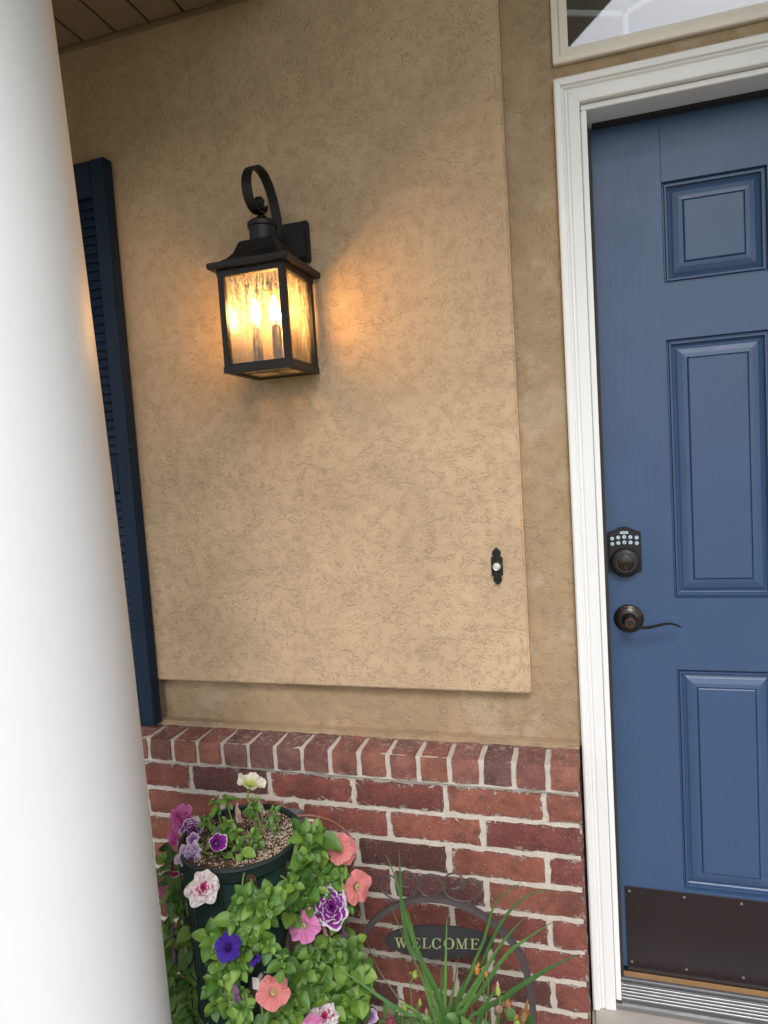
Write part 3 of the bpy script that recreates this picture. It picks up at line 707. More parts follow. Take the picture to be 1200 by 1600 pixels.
spots = [('W', 198, 312, 682, 766), ('E', 345, 425, 684, 769), ('L', 435, 510, 686, 771), ('C', 518, 600, 686, 774), ('O', 620, 712, 688, 776), ('M', 725, 825, 690, 776), ('E', 845, 930, 692, 780)]
for ch, xa, xb, yt, yb in spots:
    polys, adv = glyph(ch); m = MB()
    for k, pg in enumerate(polys):
        P = [sp(xa+(xb-xa)*x/adv, yb-(yb-yt)*y, YS-.003) for x, y in pg]; eps = k*.00002
        m.prism([(p.x, p.z) for p in P], YS-.0036-eps, YS-.0028)
    m.build('letter', M_LETTER, sg)

# ================================================================== PLANTER
PX, PY, PZ, PRD = -.751, -.380, .536, .120
def fabric():
    t = NT('green_planter_fabric')
    wv = t.n('TexWave', wave_type='BANDS', bands_direction='Z'); wv.inputs['Scale'].default_value = 130; wv.inputs['Distortion'].default_value = .5
    c = t.mix(t.noise(24, 5, .65), (.014, .036, .030), (.034, .075, .056))
    c = t.mix(t.mul(t.step(t.noise(13, 4, .6), .55, .72), .45), c, (.07, .075, .042))
    h = t.add(t.add(t.noise(420, 2), t.mul(wv.outputs[0], .6)), t.mul(t.noise(30, 4, .6, t.mapv((1, 1, .4))), 1.6))
    return t.out(t.pbr(c, .85, 0, t.bump(h, .9, .004), .2))
M_FABRIC = fabric()
M_RIM = simple('dark_planter_rim', (.012, .020, .020), .5, 0, 300, .4, .001, .3, 40)
M_SOIL = simple('potting_soil', (.062, .034, .021), .95, 0, 120, 1, .006, .5, 70)
M_PERL = simple('pale_perlite_grit', (.46, .37, .28), .9, 0, None, var=.45, vs=60)
M_BARK = simple('bark_bits', (.13, .062, .034), .9, 0, None, var=.5, vs=60)
tw_ = thing('flower_tower', 'tall dark green fabric planter tower full of petunias', 'planter', (PX, PY, GZ))
b = MB(); rg = random.Random(3); n = 72; vs = []; lev = 26; z0 = GZ+.008
ph = [rg.uniform(0, 6.28) for _ in range(6)]
for k in range(lev+1):
    z = z0+(PZ-z0)*k/lev
    for i in range(n):
        a = 2*math.pi*i/n
        r = PRD-.0015+.0042*abs(math.sin(6*a+ph[0]))*(1-.7*(k/lev))-.002+.0016*math.sin(31*z+11*a)*(1-(k/lev)**3)+.0025*math.sin(3*a+9*z+ph[1])+.0015*math.sin(17*z+5*a)
        vs.append((PX+r*math.cos(a), PY+r*math.sin(a), z))
b.add(vs, [(k*n+i, k*n+(i+1) % n, (k+1)*n+(i+1) % n, (k+1)*n+i) for k in range(lev) for i in range(n)]+[tuple(range(n-1, -1, -1))])
b.build('fabric_wall', M_FABRIC, tw_, smooth=True)
MB().lathe([(PRD+.0035, PZ-.006), (PRD+.0055, PZ-.003), (PRD+.0045, PZ+.001), (PRD+.001, PZ+.003), (PRD-.003, PZ), (PRD-.004, PZ-.020)], (PX, PY, 0), n=72, cap=False).build('rim', M_RIM, tw_, smooth=True)
MB().lathe([(PRD+.0020, PZ-.026), (PRD+.0032, PZ-.025), (PRD+.0035, PZ-.0062)], (PX, PY, 0), n=72, cap=False).build('hem_band', M_FABRIC, tw_, smooth=True)
for i in range(12):
    a = 2*math.pi*(i+.35)/12
    MB().tube([(PX+(PRD+.0035)*math.cos(a), PY+(PRD+.0035)*math.sin(a), z) for z in (z0+.002, .15, .35, PZ-.03)], .0016, 5).build('seam', M_RIM, tw_)
for z in (.405, .30, .19, .07):
    MB().tube([(PX+(PRD+.0055)*math.cos(a), PY+(PRD+.0055)*math.sin(a), z+.006*math.sin(a*2+z*30)) for a in [2*math.pi*q/48 for q in range(49)]], .0011, 6, cap=False).build('tie_cord', M_FABRIC, tw_, smooth=True)
def surf(u, v):
    """the point of the planter's outer wall on a sight line"""
    d = _f+(u-600)/F*RT-(v-800)/F*UP; ox, oy = CAM.x-PX, CAM.y-PY; r = PRD+.004
    A = d.x*d.x+d.y*d.y; B = ox*d.x+oy*d.y; D = B*B-A*(ox*ox+oy*oy-r*r)
    return CAM+d*((-B-math.sqrt(D))/A) if D > 0 else None
for u, v, wu, hv in ((392, 1388, 12, 26), (452, 1362, 8, 22), (372, 1480, 14, 30), (400, 1545, 12, 24), (455, 1470, 9, 26), (345, 1560, 14, 22)):
    m = MB(); ring = []
    for q in range(14):
        a = -2*math.pi*q/14; ring.append(surf(u+wu*math.cos(a)*(1+.2*math.sin(3*a)), v+hv*math.sin(a)*(1+.15*math.cos(2*a))))
    if any(p is None for p in ring): continue
    c_ = surf(u, v); m.add([c_]+ring, [(0, 1+q, 1+(q+1) % 14) for q in range(14)])
    m.build('soil_pocket', M_SOIL, tw_, smooth=True)
b = MB(); rg = random.Random(11); vs = [(PX, PY, PZ-.012)]; fs = []
for k in range(1, 9):
    for i in range(40):
        a = 2*math.pi*i/40; r = (PRD-.004)*k/8; vs.append((PX+r*math.cos(a), PY+r*math.sin(a), PZ-.014+rg.uniform(-.003, .004)+(.003*k/8)))
fs = [(0, 1+i, 1+(i+1) % 40) for i in range(40)]+[(1+(k-1)*40+i, 1+k*40+i, 1+k*40+(i+1) % 40, 1+(k-1)*40+(i+1) % 40) for k in range(1, 8) for i in range(40)]
b.add(vs, fs).build('soil', M_SOIL, tw_, smooth=True)
def grit(name, mat, cnt, s0, s1, seed, bias):
    rg = random.Random(seed); m = MB()
    for _ in range(cnt):
        while 1:
            a = rg.uniform(0, 6.2832); r = (PRD-.006)*math.sqrt(rg.random()); x = r*math.cos(a); y = r*math.sin(a)
            if rg.random() < (bias if x+.25*y > .005 else 1-bias)*1.0: break
        s = rg.uniform(s0, s1); c = Vector((PX+x, PY+y, PZ-.012+.003*r/PRD+s*.3)); q = Matrix.Rotation(rg.uniform(0, 6), 3, Vector((rg.uniform(-1, 1), rg.uniform(-1, 1), rg.uniform(-1, 1))).normalized())
        P = [q@Vector(v) for v in ((s, 0, 0), (-s*.8, s*.2, 0), (0, s*.7, .1*s), (0, -s*.8, 0), (0, 0, s*.7), (.1*s, 0, -s*.6))]
        m.add([c+p for p in P], [(0, 2, 4), (2, 1, 4), (1, 3, 4), (3, 0, 4), (2, 0, 5), (1, 2, 5), (3, 1, 5), (0, 3, 5)])
    tag(m.build(name, mat, tw_), kind='stuff')
grit('perlite', M_PERL, 1500, .0013, .0036, 5, .84); grit('bark_chips', M_BARK, 700, .0015, .0045, 6, .45)

# ================================================================== PETUNIAS
def leafmat(name, a, b, c):
    t = NT(name); r = t.rnd()
    col = t.ramp(r, [(0, a), (.55, b), (1, c)])
    hv = t.n('HueSaturation'); t.put(hv.inputs['Color'], col); t.put(hv.inputs['Value'], t.add(t.mul(t.noise(90, 3), .5), .75)); col = hv.outputs[0]
    sep = t.n('SeparateXYZ'); t.put(sep.inputs[0], t.tc.outputs['Object'])
    vein = t.math('SUBTRACT', 1, t.step(t.math('ABSOLUTE', sep.outputs[0]), 0, .0012))
    col = t.mix(t.mul(vein, .35), col, (.20, .30, .09))
    nm = t.bump(t.add(t.noise(260, 3), t.mul(vein, -.5)), .3, .001)
    p = t.pbr(col, .40, 0, nm, .5)
    tl = t.n('BsdfTranslucent'); t.put(tl.inputs[0], col)
    m = t.n('MixShader'); m.inputs[0].default_value = .2; t.t.links.new(p, m.inputs[1]); t.t.links.new(tl.outputs[0], m.inputs[2])
    return t.out(m.outputs[0])
M_LEAF = leafmat('petunia_leaf', (.06, .145, .024), (.115, .235, .036), (.21, .34, .055))
M_LEAFD = leafmat('old_petunia_leaf', (.055, .135, .035), (.085, .185, .042), (.12, .235, .05))
M_STEM = simple('green_stem', (.13, .22, .055), .6, 0, None, var=.2)
M_DRY = simple('wilted_petal', (.30, .20, .16), .9, 0, 120, .5, .002, .4, 50)
M_DRYP = simple('wilted_purple_petal', (.13, .07, .13), .85, 0, 120, .5, .002, .4, 50)
def leaf_mesh(seed, L=1.0, mat=None):
    """unit leaf: grows along +y, faces +z"""
    rg = random.Random(seed); m = MB(); N = 7; vs = []; wd = rg.uniform(.31, .41); cup = rg.uniform(.15, .6); dr_ = rg.uniform(.10, .60); tw = rg.uniform(-.25, .25)
    for k in range(N+1):
        t = k/N; w_ = wd*(math.sin(math.pi*min(1, t*.97+.03)**.90)**.72)*(1 if t < .97 else .2)+.012
        y = t; zc = -dr_*t*t+.10*t
        for j in (-1, -.55, 0, .55, 1):
            x = w_*j; z = zc+abs(j)**1.5*w_*cup+.02*math.sin(7*t+j*3+seed)
            vs.append((x+tw*t*t*.3, y, z+tw*x*t))
    fs = [(k*5+j, k*5+j+1, k*5+6+j, k*5+5+j) for k in range(N) for j in range(4)]
    me = m.add(vs, fs).mesh('leaf', smooth=80); me.materials.append(mat); return me
LEAVES = [leaf_mesh(s, mat=M_LEAF) for s in range(7)]; LEAVESD = [leaf_mesh(s+20, mat=M_LEAFD) for s in range(5)]
rgP = random.Random(21)
def frame_of(fwd, upv):
    y = fwd.normalized(); z = upv-y*upv.dot(y); z = z.normalized() if z.length > 1e-4 else y.orthogonal().normalized(); x = y.cross(z)
    return Matrix((x, y, z)).transposed().to_4x4()
def put_leaf(plant, p, fwd, upv, size, old=False):
    me = rgP.choice(LEAVESD if old else LEAVES)
    m = frame_of(fwd, upv); m = Matrix.Translation(p) @ m @ Matrix.Diagonal((size*rgP.uniform(.85, 1.2), size, size, 1))
    piece('leaf', me, plant, m)
STEMS = {}
def shoot(plant, tip, axis, size=.026, n=9, root=None, old=False):
    """a leafy shoot tip: a rosette of ovate leaves spiralling round its axis"""
    axis = axis.normalized(); e1 = axis.orthogonal().normalized(); e2 = axis.cross(e1); a = rgP.uniform(0, 6.28)
    for k in range(n):
        t = k/(n-1); a += 2.4+rgP.uniform(-.3, .3); rad = e1*math.cos(a)+e2*math.sin(a)
        el = .95-1.15*t+rgP.uniform(-.4, .35)
        fwd = (rad*math.cos(el)+axis*math.sin(el)); fwd.z -= .12*t
        base = tip-axis*(.034*t*size/.026)+rad*.0025
        upv = axis*math.cos(el)-rad*math.sin(el)+Vector((0, 0, .45))
        put_leaf(plant, base, fwd, upv, size*(.42+.72*min(1, t*1.5))*rgP.uniform(.62, 1.28), old and rgP.random() < .6)
    if root is None: root = tip-axis*.09+Vector((0, .03, -.02))
    mid = (root+tip-axis*.03)/2+Vector((0, -.004, .008))
    STEMS.setdefault(plant.name, (plant, []))[1].append(spline([root, mid, tip-axis*.012, tip], 4))
def flower_mat(kind):
    t = NT('petunia_'+kind)
    ln = t.n('VectorMath', operation='LENGTH'); t.put(ln.inputs[0], t.tc.outputs['Object']); r = ln.outputs['Value']
    sep = t.n('SeparateXYZ'); t.put(sep.inputs[0], t.tc.outputs['Object'])
    ang = t.math('ARCTAN2', sep.outputs[1], sep.outputs[0])
    veins = t.math('ABSOLUTE', t.math('SINE', t.add(t.mul(ang, 12.5), t.mul(t.noise(2), 3))))
    at_ = t.n('Attribute'); at_.attribute_name = 'petal'; r = at_.outputs['Fac']
    rr = t.add(r, t.mul(t.math('SUBTRACT', t.noise(3.0, 3, .6), .5), .42))
    pal = {'salmon': [(0, (.62, .60, .22)), (.12, (.72, .30, .24)), (.5, (.80, .25, .24)), (1, (.82, .30, .29))],
           'pink': [(0, (.65, .62, .25)), (.14, (.70, .35, .52)), (.45, (.74, .20, .46)), (1, (.80, .30, .56))],
           'violet': [(0, (.03, .01, .10)), (.3, (.055, .02, .26)), (1, (.075, .03, .34))],
           'cream': [(0, (.30, .42, .06)), (.28, (.50, .58, .14)), (.55, (.80, .78, .60)), (1, (.85, .83, .76))],
           'picotee': [(0, (.10, .015, .14)), (.6, (.24, .02, .26)), (.84, (.28, .03, .30)), (.93, (.84, .78, .84))],
           'rosewhite': [(0, (.45, .04, .15)), (.58, (.58, .06, .22)), (.70, (.84, .74, .74)), (1, (.86, .80, .78))],
           'magenta': [(0, (.50, .05, .22)), (.4, (.66, .10, .38)), (1, (.78, .26, .56))],
           'lilac': [(0, (.22, .05, .28)), (.5, (.42, .20, .50)), (.75, (.62, .48, .68)), (1, (.82, .76, .84))]}[kind]
    c = t.ramp(rr, pal)
    hv = t.n('HueSaturation'); t.put(hv.inputs['Color'], c); t.put(hv.inputs['Value'], t.add(.88, t.mul(t.step(veins, 0, .5), .13))); c = hv.outputs[0]
    p = t.pbr(c, .65, 0, t.bump(t.add(t.mul(veins, .5), t.noise(22, 3)), .35, .03), .2)
    tl = t.n('BsdfTranslucent'); t.put(tl.inputs[0], c)
    m = t.n('MixShader'); m.inputs[0].default_value = .3; t.t.links.new(p, m.inputs[1]); t.t.links.new(tl.outputs[0], m.inputs[2])
    return t.out(m.outputs[0])
FM = {k: flower_mat(k) for k in ('salmon', 'pink', 'violet', 'cream', 'picotee', 'rosewhite', 'magenta', 'lilac')}
def corolla(seed, double=False, droop=.15, closed=0.0):
    """unit petunia: disc of five ruffled lobes opening towards +z, throat in the middle"""
    rg = random.Random(seed); m = MB()
    layers = [(1, 0, 0)] if not double else [(1, 0, 0), (.86, .14, .5), (.68, .26, .2), (.50, .36, .7), (.32, .42, .1)]
    for sc, lift, rot_ in layers:
        N, K = 60, 8; vs = []; p1, p2, p3 = (rg.uniform(0, 6.28) for _ in range(3)); off = rg.uniform(0, 6.28)
        for k in range(K+1):
            t = k/K
            for i in range(N):
                a = 2*math.pi*i/N; lobe = abs(math.cos(2.5*(a+rot_)+off))
                Rr = (.84+.17*lobe**.7+.03*math.sin(9*a+p1)+.05*math.sin(2*a+p2))*sc
                r = .055+(Rr-.055)*t
                z = -.42*(1-min(1, t/.42))**1.6*(sc if double else 1)-droop*t*t*(.6+.5*math.sin(a+p2))+.10*math.sin(5*(a+rot_)*1+p3)*t*t+.07*math.sin(3*a+p1)*t*t
                z += (.05+.13*double)*math.sin((11 if not double else 7)*a+p1+2*t)*t**2+.03*math.sin(19*a+p3)*t**3+lift
                if double: r *= 1+.06*math.sin(6*a+p1+1.3)*t+.05*math.sin(3*a+p2)*t; z += .25*(1-sc)*t
                z += -.05*(1-lobe)**4*t*(1-t)*4
                z += closed*t*1.1; rr = r*(1-closed*.55*t)
                vs.append((rr*math.cos(a), rr*math.sin(a), z))
        m.add(vs, [(k*N+i, k*N+(i+1) % N, (k+1)*N+(i+1) % N, (k+1)*N+i) for k in range(K) for i in range(N)])
        m.t = getattr(m, 't', [])+[k/K for k in range(K+1) for i in range(N)]
    return m
def corolla_mesh(m):
    me = bpy.data.meshes.new('flower'); me.from_pydata([tuple(p) for p in m.v], [], m.f)
    a = me.attributes.new('petal', 'FLOAT', 'POINT'); a.data.foreach_set('value', m.t)
    me.polygons.foreach_set('use_smooth', [True]*len(me.polygons)); return me
NF = [0]
def flower(plant, u, v, y, diam, kind, off=(0, 0, 0), double=False, closed=0.0, droop=.15, stem=None):
    NF[0] += 1; c = at(u, v, y=y); f = ((CAM-c).normalized()+Vector(off)).normalized()
    dist = (c-CAM).dot(_f); R_ = diam/2/F*dist*1.04
    me = corolla_mesh(corolla(NF[0]*13, double, droop, closed)); me.materials.append(FM[kind])
    up = Vector((0, 0, 1)); z = f; x = up.cross(z).normalized(); yv = z.cross(x)
    m = Matrix((x, yv, z)).transposed().to_4x4() @ Matrix.Rotation(rgP.uniform(0, 6.28), 4, 'Z'); m = Matrix.Translation(c) @ m @ Matrix.Diagonal((R_, R_, R_, 1))
    fo = piece('flower', me, plant, m)
    if not double:
        st = MB().lathe([(.02, -.36), (.03, -.2), (.055, -.08), (.07, -.04), (.0, .0)], (0, 0, 0), n=10).mesh('stamen', smooth=True); st.materials.append(M_STEM if kind != 'violet' else FM['violet'])
        so_ = bpy.data.objects.new('stamen', st); COL.objects.link(so_); so_.parent = fo
    tb = MB().lathe([(.03, -1.05), (.07, -1.0), (.075, -.75), (.06, -.72), (.075, -.55), (.11, -.30), (.15, -.16)], (0, 0, 0), n=14).mesh('flower_tube', smooth=True); tb.materials.append(FM[kind])
    to_ = bpy.data.objects.new('flower_tube', tb); COL.objects.link(to_); to_.parent = fo
    back = c-f*R_*1.0
    rt = stem if stem is not None else back+Vector((0, .05, -.04))
    STEMS.setdefault(plant.name, (plant, []))[1].append(spline([rt, (rt+back)/2+Vector((0, 0, .008)), back], 4))
def wilt(plant, u, v, y, length, mat, drx=.1):
    p = at(u, v, y=y); rg = random.Random(int(u*7+v)); m = MB(); N = 16; vs = []
    prof_ = [(.05, .55), (.07, .45), (.06, .30), (.12, .12), (.17, -.08), (.14, -.28), (.20, -.48), (.15, -.60)]
    for k, (w_, h_) in enumerate(prof_):
        t = k/7; p1 = rg.uniform(0, 6)
        for i in range(N):
            a = 6.2832*i/N; q = w_*length*(1+.45*t*math.sin(5*a+p1*.3)+.3*t*math.sin(3*a+k))
            vs.append(p+Vector((q*math.cos(a)+drx*length*t*t+.04*length*math.sin(k*2), q*.7*math.sin(a), (h_+.09*t*math.sin(4*a+p1))*length)))
    m.add(vs, [(k*N+i, k*N+(i+1) % N, (k+1)*N+(i+1) % N, (k+1)*N+i) for k in range(7) for i in range(N)])
    m.build('wilted_flower', mat, plant, smooth=60)
def plant(label, u, v, y):
    p = at(u, v, y=y); return thing('petunia_plant', label, 'petunia', (p.x, p.y, p.z), 'petunias growing from the fabric tower')
def V(x, y, z): return Vector((x, y, z))
CC = lambda p: (CAM-p).normalized()
def field(pl_, pts, ys, size, n, out=.5, old=False):
    for q, (u, v) in enumerate(pts):
        y = ys(u, v) if callable(ys) else ys
        p = at(u, v, y=y+rgP.uniform(-.012, .012)); rad = V(p.x-PX, p.y-PY, 0).normalized()
        ax = rad*out+CC(p)*.75+V(rgP.uniform(-.65, .65), rgP.uniform(-.3, .3), .40+rgP.uniform(-.4, .4))
        root = V(PX+rad.x*PRD, PY+rad.y*PRD, p.z-.02+rgP.uniform(-.03, .05)) if abs(p.z-PZ) > .03 and p.z < PZ else p-ax.normalized()*.05+V(0, .02, -.03)
        shoot(pl_, p, ax, size*rgP.uniform(.85, 1.15), n, root, old)
# --- plant growing out of the top
T = plant('petunia on top of the planter with one creamy white flower', 375, 1290, -.38)
for u, v, y, s, n in ((332, 1252, -.36, .017, 8), (353, 1246, -.36, .017, 8), (322, 1278, -.40, .018, 7), (352, 1283, -.42, .024, 8), (366, 1296, -.42, .018, 8), (396, 1248, -.37, .015, 7), (393, 1263, -.37, .017, 7), (425, 1266, -.36, .016, 8), (418, 1284, -.37, .015, 6), (392, 1302, -.42, .018, 7), (372, 1318, -.45, .022, 7), (345, 1330, -.45, .020, 6), (316, 1326, -.45, .020, 6), (340, 1300, -.43, .020, 7), (404, 1310, -.42, .013, 6)):
    p = at(u, v, y=y); root = V(p.x+.01, p.y+.012, PZ-.014)
    shoot(T, p, V(rgP.uniform(-.3, .3), -.45, .9), s, n, root)
flower(T, 391, 1226, -.35, 50, 'cream', (.0, .75, .9), closed=.22, droop=-.05, stem=at(398, 1275, y=-.37))
flower(T, 338, 1318, -.46, 38, 'picotee', (.5, .2, .3), closed=.5, stem=at(345, 1300, y=-.43))
wilt(T, 371, 1268, -.40, .034, M_DRY); wilt(T, 405, 1258, -.36, .026, M_DRY, .4); wilt(T, 340, 1302, -.44, .026, M_DRYP, -.2)
# --- left
Lp = plant('petunia trailing down the planter beside the white column', 282, 1420, -.42)
lp = [(262, 1405), (283, 1412), (300, 1420), (270, 1428), (290, 1440), (305, 1445), (262, 1450), (279, 1462), (297, 1470), (268, 1485), (286, 1490), (300, 1500), (262, 1520), (283, 1523), (297, 1535), (270, 1548), (286, 1560), (268, 1580), (288, 1590), (300, 1575), (310, 1600), (330, 1595), (272, 1610), (300, 1620), (325, 1620), (256, 1345), (270, 1385), (256, 1470), (262, 1600)]
field(Lp, lp, lambda u, v: -.44-.0005*(u-260), .031, 8, .4)
field(Lp, [(262, 1340), (258, 1372), (262, 1395), (292, 1398)], -.42, .022, 7, .4)
for k, (u, v, sz) in enumerate(((258, 1330, .03), (290, 1330, .034), (306, 1382, .03), (300, 1350, .03))):
    p = at(u, v, y=-.40); put_leaf(Lp, p, V(.4-.3*k, -.3, .8), CC(p), sz, True)
flower(Lp, 283, 1277, -.36, 40, 'magenta', (-.7, .1, .1), True); flower(Lp, 300, 1299, -.38, 38, 'picotee', (.2, 0, -.1), True)
flower(Lp, 273, 1312, -.38, 40, 'magenta', (-.9, .3, -.1), closed=.25)
flower(Lp, 297, 1338, -.46, 42, 'lilac', (.1, 0, -.5), True); flower(Lp, 302, 1312, -.44, 24, 'lilac', (-.3, 0, .2), closed=.3)
flower(Lp, 267, 1362, -.44, 44, 'rosewhite', (-.3, .2, -.9), closed=.3, droop=.3)
flower(Lp, 317, 1388, -.535, 50, 'rosewhite', (.1, 0, .2), True)
flower(Lp, 258, 1390, -.40, 24, 'pink', (-.4, 0, 0), closed=.4); flower(Lp, 262, 1400, -.41, 20, 'pink', (.3, 0, -.4), closed=.3)
wilt(Lp, 272, 1488, -.46, .034, M_DRYP); wilt(Lp, 290, 1480, -.47, .018, M_DRY); wilt(Lp, 270, 1455, -.45, .022, M_DRYP); wilt(Lp, 268, 1330, -.38, .026, M_DRY)
# --- centre
Cp = plant('petunia trailing down the middle of the planter with deep violet flowers', 390, 1450, -.52)
cp = [(385, 1400), (402, 1408), (415, 1402), (372, 1415), (388, 1425), (406, 1432), (365, 1438), (352, 1452), (340, 1470), (350, 1490), (372, 1462), (334, 1462), (345, 1515), (330, 1490), (358, 1510), (372, 1505), (340, 1530), (362, 1530), (378, 1490), (420, 1420), (400, 1450), (412, 1470), (425, 1478), (440, 1500), (352, 1560), (335, 1575), (325, 1545), (372, 1550), (385, 1575), (360, 1600), (385, 1610), (410, 1605)]
field(Cp, cp, lambda u, v: -.535-.02*math.cos((u-385)/40), .0245, 9, .3)
flower(Cp, 356, 1479, -.575, 44, 'violet', (-.3, .1, .25), closed=.12, droop=.3); flower(Cp, 398, 1497, -.56, 24, 'violet', (.2, 0, -.8), closed=.4)
wilt(Cp, 367, 1545, -.555, .036, M_DRYP, .1); wilt(Cp, 436, 1487, -.53, .02, M_DRYP)
# --- right
Rp = plant('petunia bushing out right of the planter with salmon and pink flowers', 490, 1420, -.36)
rp = [(478, 1302), (492, 1298), (505, 1312), (486, 1320), (500, 1330), (474, 1335), (515, 1335), (470, 1362), (490, 1352), (505, 1362), (520, 1375), (460, 1382), (478, 1385), (495, 1388), (512, 1398), (468, 1402), (486, 1410), (525, 1385), (540, 1400), (455, 1420), (475, 1425), (445, 1400), (470, 1345), (530, 1362)]
field(Rp, rp, lambda u, v: -.30-.0014*max(0, 540-u)-.00025*(v-1300), .032, 8, .35)
rp2 = [(540, 1480), (555, 1495), (530, 1500), (548, 1512), (565, 1520), (515, 1500), (500, 1515), (485, 1520), (470, 1520), (490, 1535), (508, 1540), (525, 1530), (542, 1540), (480, 1555), (498, 1560), (515, 1565), (535, 1565), (552, 1560), (465, 1545), (455, 1560), (470, 1580), (450, 1585), (520, 1590), (540, 1590), (560, 1585), (435, 1590), (480, 1605), (500, 1615), (450, 1610), (530, 1615), (557, 1612), (568, 1560), (575, 1545), (455, 1535), (500, 1480), (520, 1475), (560, 1470), (490, 1495)]
field(Rp, rp2, lambda u, v: -.34-.0012*max(0, 560-u), .034, 8, .35)
flower(Rp, 528, 1325, -.33, 46, 'salmon', (-.1, 0, .1)); flower(Rp, 541, 1328, -.31, 40, 'salmon', (.7, 0, .1))
flower(Rp, 560, 1386, -.31, 48, 'salmon', (.75, -.1, .15), droop=.25); flower(Rp, 517, 1418, -.375, 58, 'picotee', (.1, 0, .15), True)
flower(Rp, 473, 1447, -.43, 50, 'pink', (-.35, 0, -.25), droop=.3); flower(Rp, 427, 1550, -.535, 50, 'salmon', (.05, 0, .15))
flower(Rp, 484, 1291, -.29, 26, 'rosewhite', (.2, 0, .7), closed=.35); flower(Rp, 505, 1590, -.42, 48, 'rosewhite', (.3, 0, .5), True)
flower(Rp, 487, 1604, -.46, 34, 'pink', (0, 0, .4)); flower(Rp, 578, 1588, -.31, 28, 'lilac', (.2, 0, -.5), closed=.2)
flower(Rp, 500, 1438, -.38, 24, 'lilac', (0, .2, -1.2), closed=.5)
wilt(Rp, 537, 1460, -.34, .034, M_DRYP, .2); wilt(Rp, 506, 1452, -.38, .022, M_DRY, .2)
for nm, (pl_, paths) in STEMS.items():
    for q in paths: MB().tube(q, lambda t: .0021-.0008*t, 6).build('stem', M_STEM, pl_, smooth=True)
# plant tag
pt = surf(407, 1522)
tg = thing('plant_tag', 'small white plastic plant tag stuck in the green planter', 'plant tag', tuple(pt))
MB().box(pt.x-.0075, pt.x+.0075, pt.y-.020, pt.y-.0185, pt.z-.016, pt.z+.008).build('label_face', M_TAG, tg, bevel=.0006)
MB().box(pt.x-.004, pt.x+.004, pt.y-.0185, pt.y+.012, pt.z-.004, pt.z-.0025).build('stake', M_TAG, tg)
p0_ = at(246, 1446, y=-.30); p1_ = at(268, 1437, y=-.30); g0 = V(p0_.x-.05, -.30, GZ+.01)
tag(MB().tube([g0, p0_, p1_], .003, 6).build('metal_stake', M_IRON, org=g0), 'thin dark metal stake in front of the brick beside the column', 'stake')

# ================================================================== GRASS-LEAVED PLANT AND BUDS
M_BLADE = leafmat('strap_leaf', (.05, .13, .03), (.08, .19, .04), (.13, .25, .06)); M_BLADEB = leafmat('dry_strap_leaf', (.12, .11, .04), (.16, .15, .05), (.10, .14, .04))
gb = at(695, 1660, y=-.31)
gp = thing('daylily', 'clump of long green strap leaves in front of the welcome sign', 'daylily', (gb.x, -.31, GZ))
def g7(x, y, yy): return at(530+x/3, 1280+y/3, y=yy)
bl = [([(500, 960), (400, 690), (330, 600), (296, 430), (288, 300), (280, 125)], 12, -.345, 0), ([(490, 960), (410, 720), (345, 560), (290, 370), (262, 270), (218, 165)], 10, -.325, 0),
      ([(497, 960), (497, 800), (500, 640), (505, 452)], 9, -.335, 0), ([(540, 960), (600, 760), (680, 560), (735, 390), (850, 297)], 8, -.25, 0),
      ([(550, 960), (620, 800), (720, 560), (800, 430), (900, 350), (1000, 332)], 8, -.27, 0), ([(575, 960), (650, 830), (780, 640), (880, 560), (1010, 476)], 10, -.29, 0),
      ([(640, 975), (770, 840), (900, 750), (1000, 690), (1128, 632)], 13, -.31, 0), ([(560, 960), (620, 830), (700, 680), (780, 560), (874, 455)], 9, -.30, 0),
      ([(545, 960), (590, 850), (660, 740), (720, 640), (775, 555)], 10, -.34, 0), ([(470, 900), (400, 760), (330, 620), (290, 520), (238, 398)], 4, -.30, 1),
      ([(330, 930), (270, 830), (200, 730), (160, 650), (128, 560), (60, 250)], 3, -.27, 1), ([(400, 985), (320, 915), (230, 860), (130, 790), (70, 745), (2, 713)], 9, -.37, 0),
      ([(480, 960), (478, 850), (480, 760), (482, 665)], 8, -.33, 0), ([(470, 960), (440, 850), (405, 740), (370, 620), (318, 420)], 11, -.315, 0), ([(520, 960), (530, 850), (545, 740), (560, 640)], 5, -.30, 1),
      ([(530, 960), (570, 830), (620, 720), (640, 650), (690, 560)], 9, -.31, 0), ([(510, 960), (520, 880), (530, 820), (545, 760)], 9, -.35, 0), ([(455, 975), (430, 880), (400, 780), (372, 700)], 9, -.33, 0),
      ([(530, 990), (590, 890), (640, 800), (690, 720)], 10, -.335, 0), ([(600, 990), (660, 900), (720, 820), (760, 770)], 9, -.325, 0), ([(440, 1000), (390, 930), (330, 880), (280, 860)], 10, -.34, 0), ([(540, 1000), (545, 900), (560, 820), (590, 750)], 10, -.32, 0), ([(625, 985), (622, 900), (618, 860)], 3, -.33, 1)]
for px, wpx, yy, dry in bl:
    c = spline([V(gb.x+(px[0][0]-500)*.00008, -.31, GZ+.005)]+[g7(x, y, yy+(-.31-yy)*max(0, .6-.25*k)) for k, (x, y) in enumerate(px)], 5)
    m = MB(); vs = []; N = len(c)
    for i, p in enumerate(c):
        t = i/(N-1); tg_ = (c[min(i+1, N-1)]-c[max(i-1, 0)]).normalized(); vw = CC(p); sd_ = tg_.cross(vw).normalized()
        w_ = wpx/F*1.35*.29*min(1, .55+t*1.3)*(1-max(0, (t-.45)/.55)**1.6)+.00025
        vs += [p-sd_*w_, p-vw*w_*.55, p+sd_*w_]
    m.add(vs, [(i*3+j, i*3+j+1, i*3+4+j, i*3+3+j) for i in range(N-1) for j in range(2)])
    m.build('strap_leaf', M_BLADEB if dry else M_BLADE, gp, smooth=60)
fb = at(700, 1680, y=-.30)
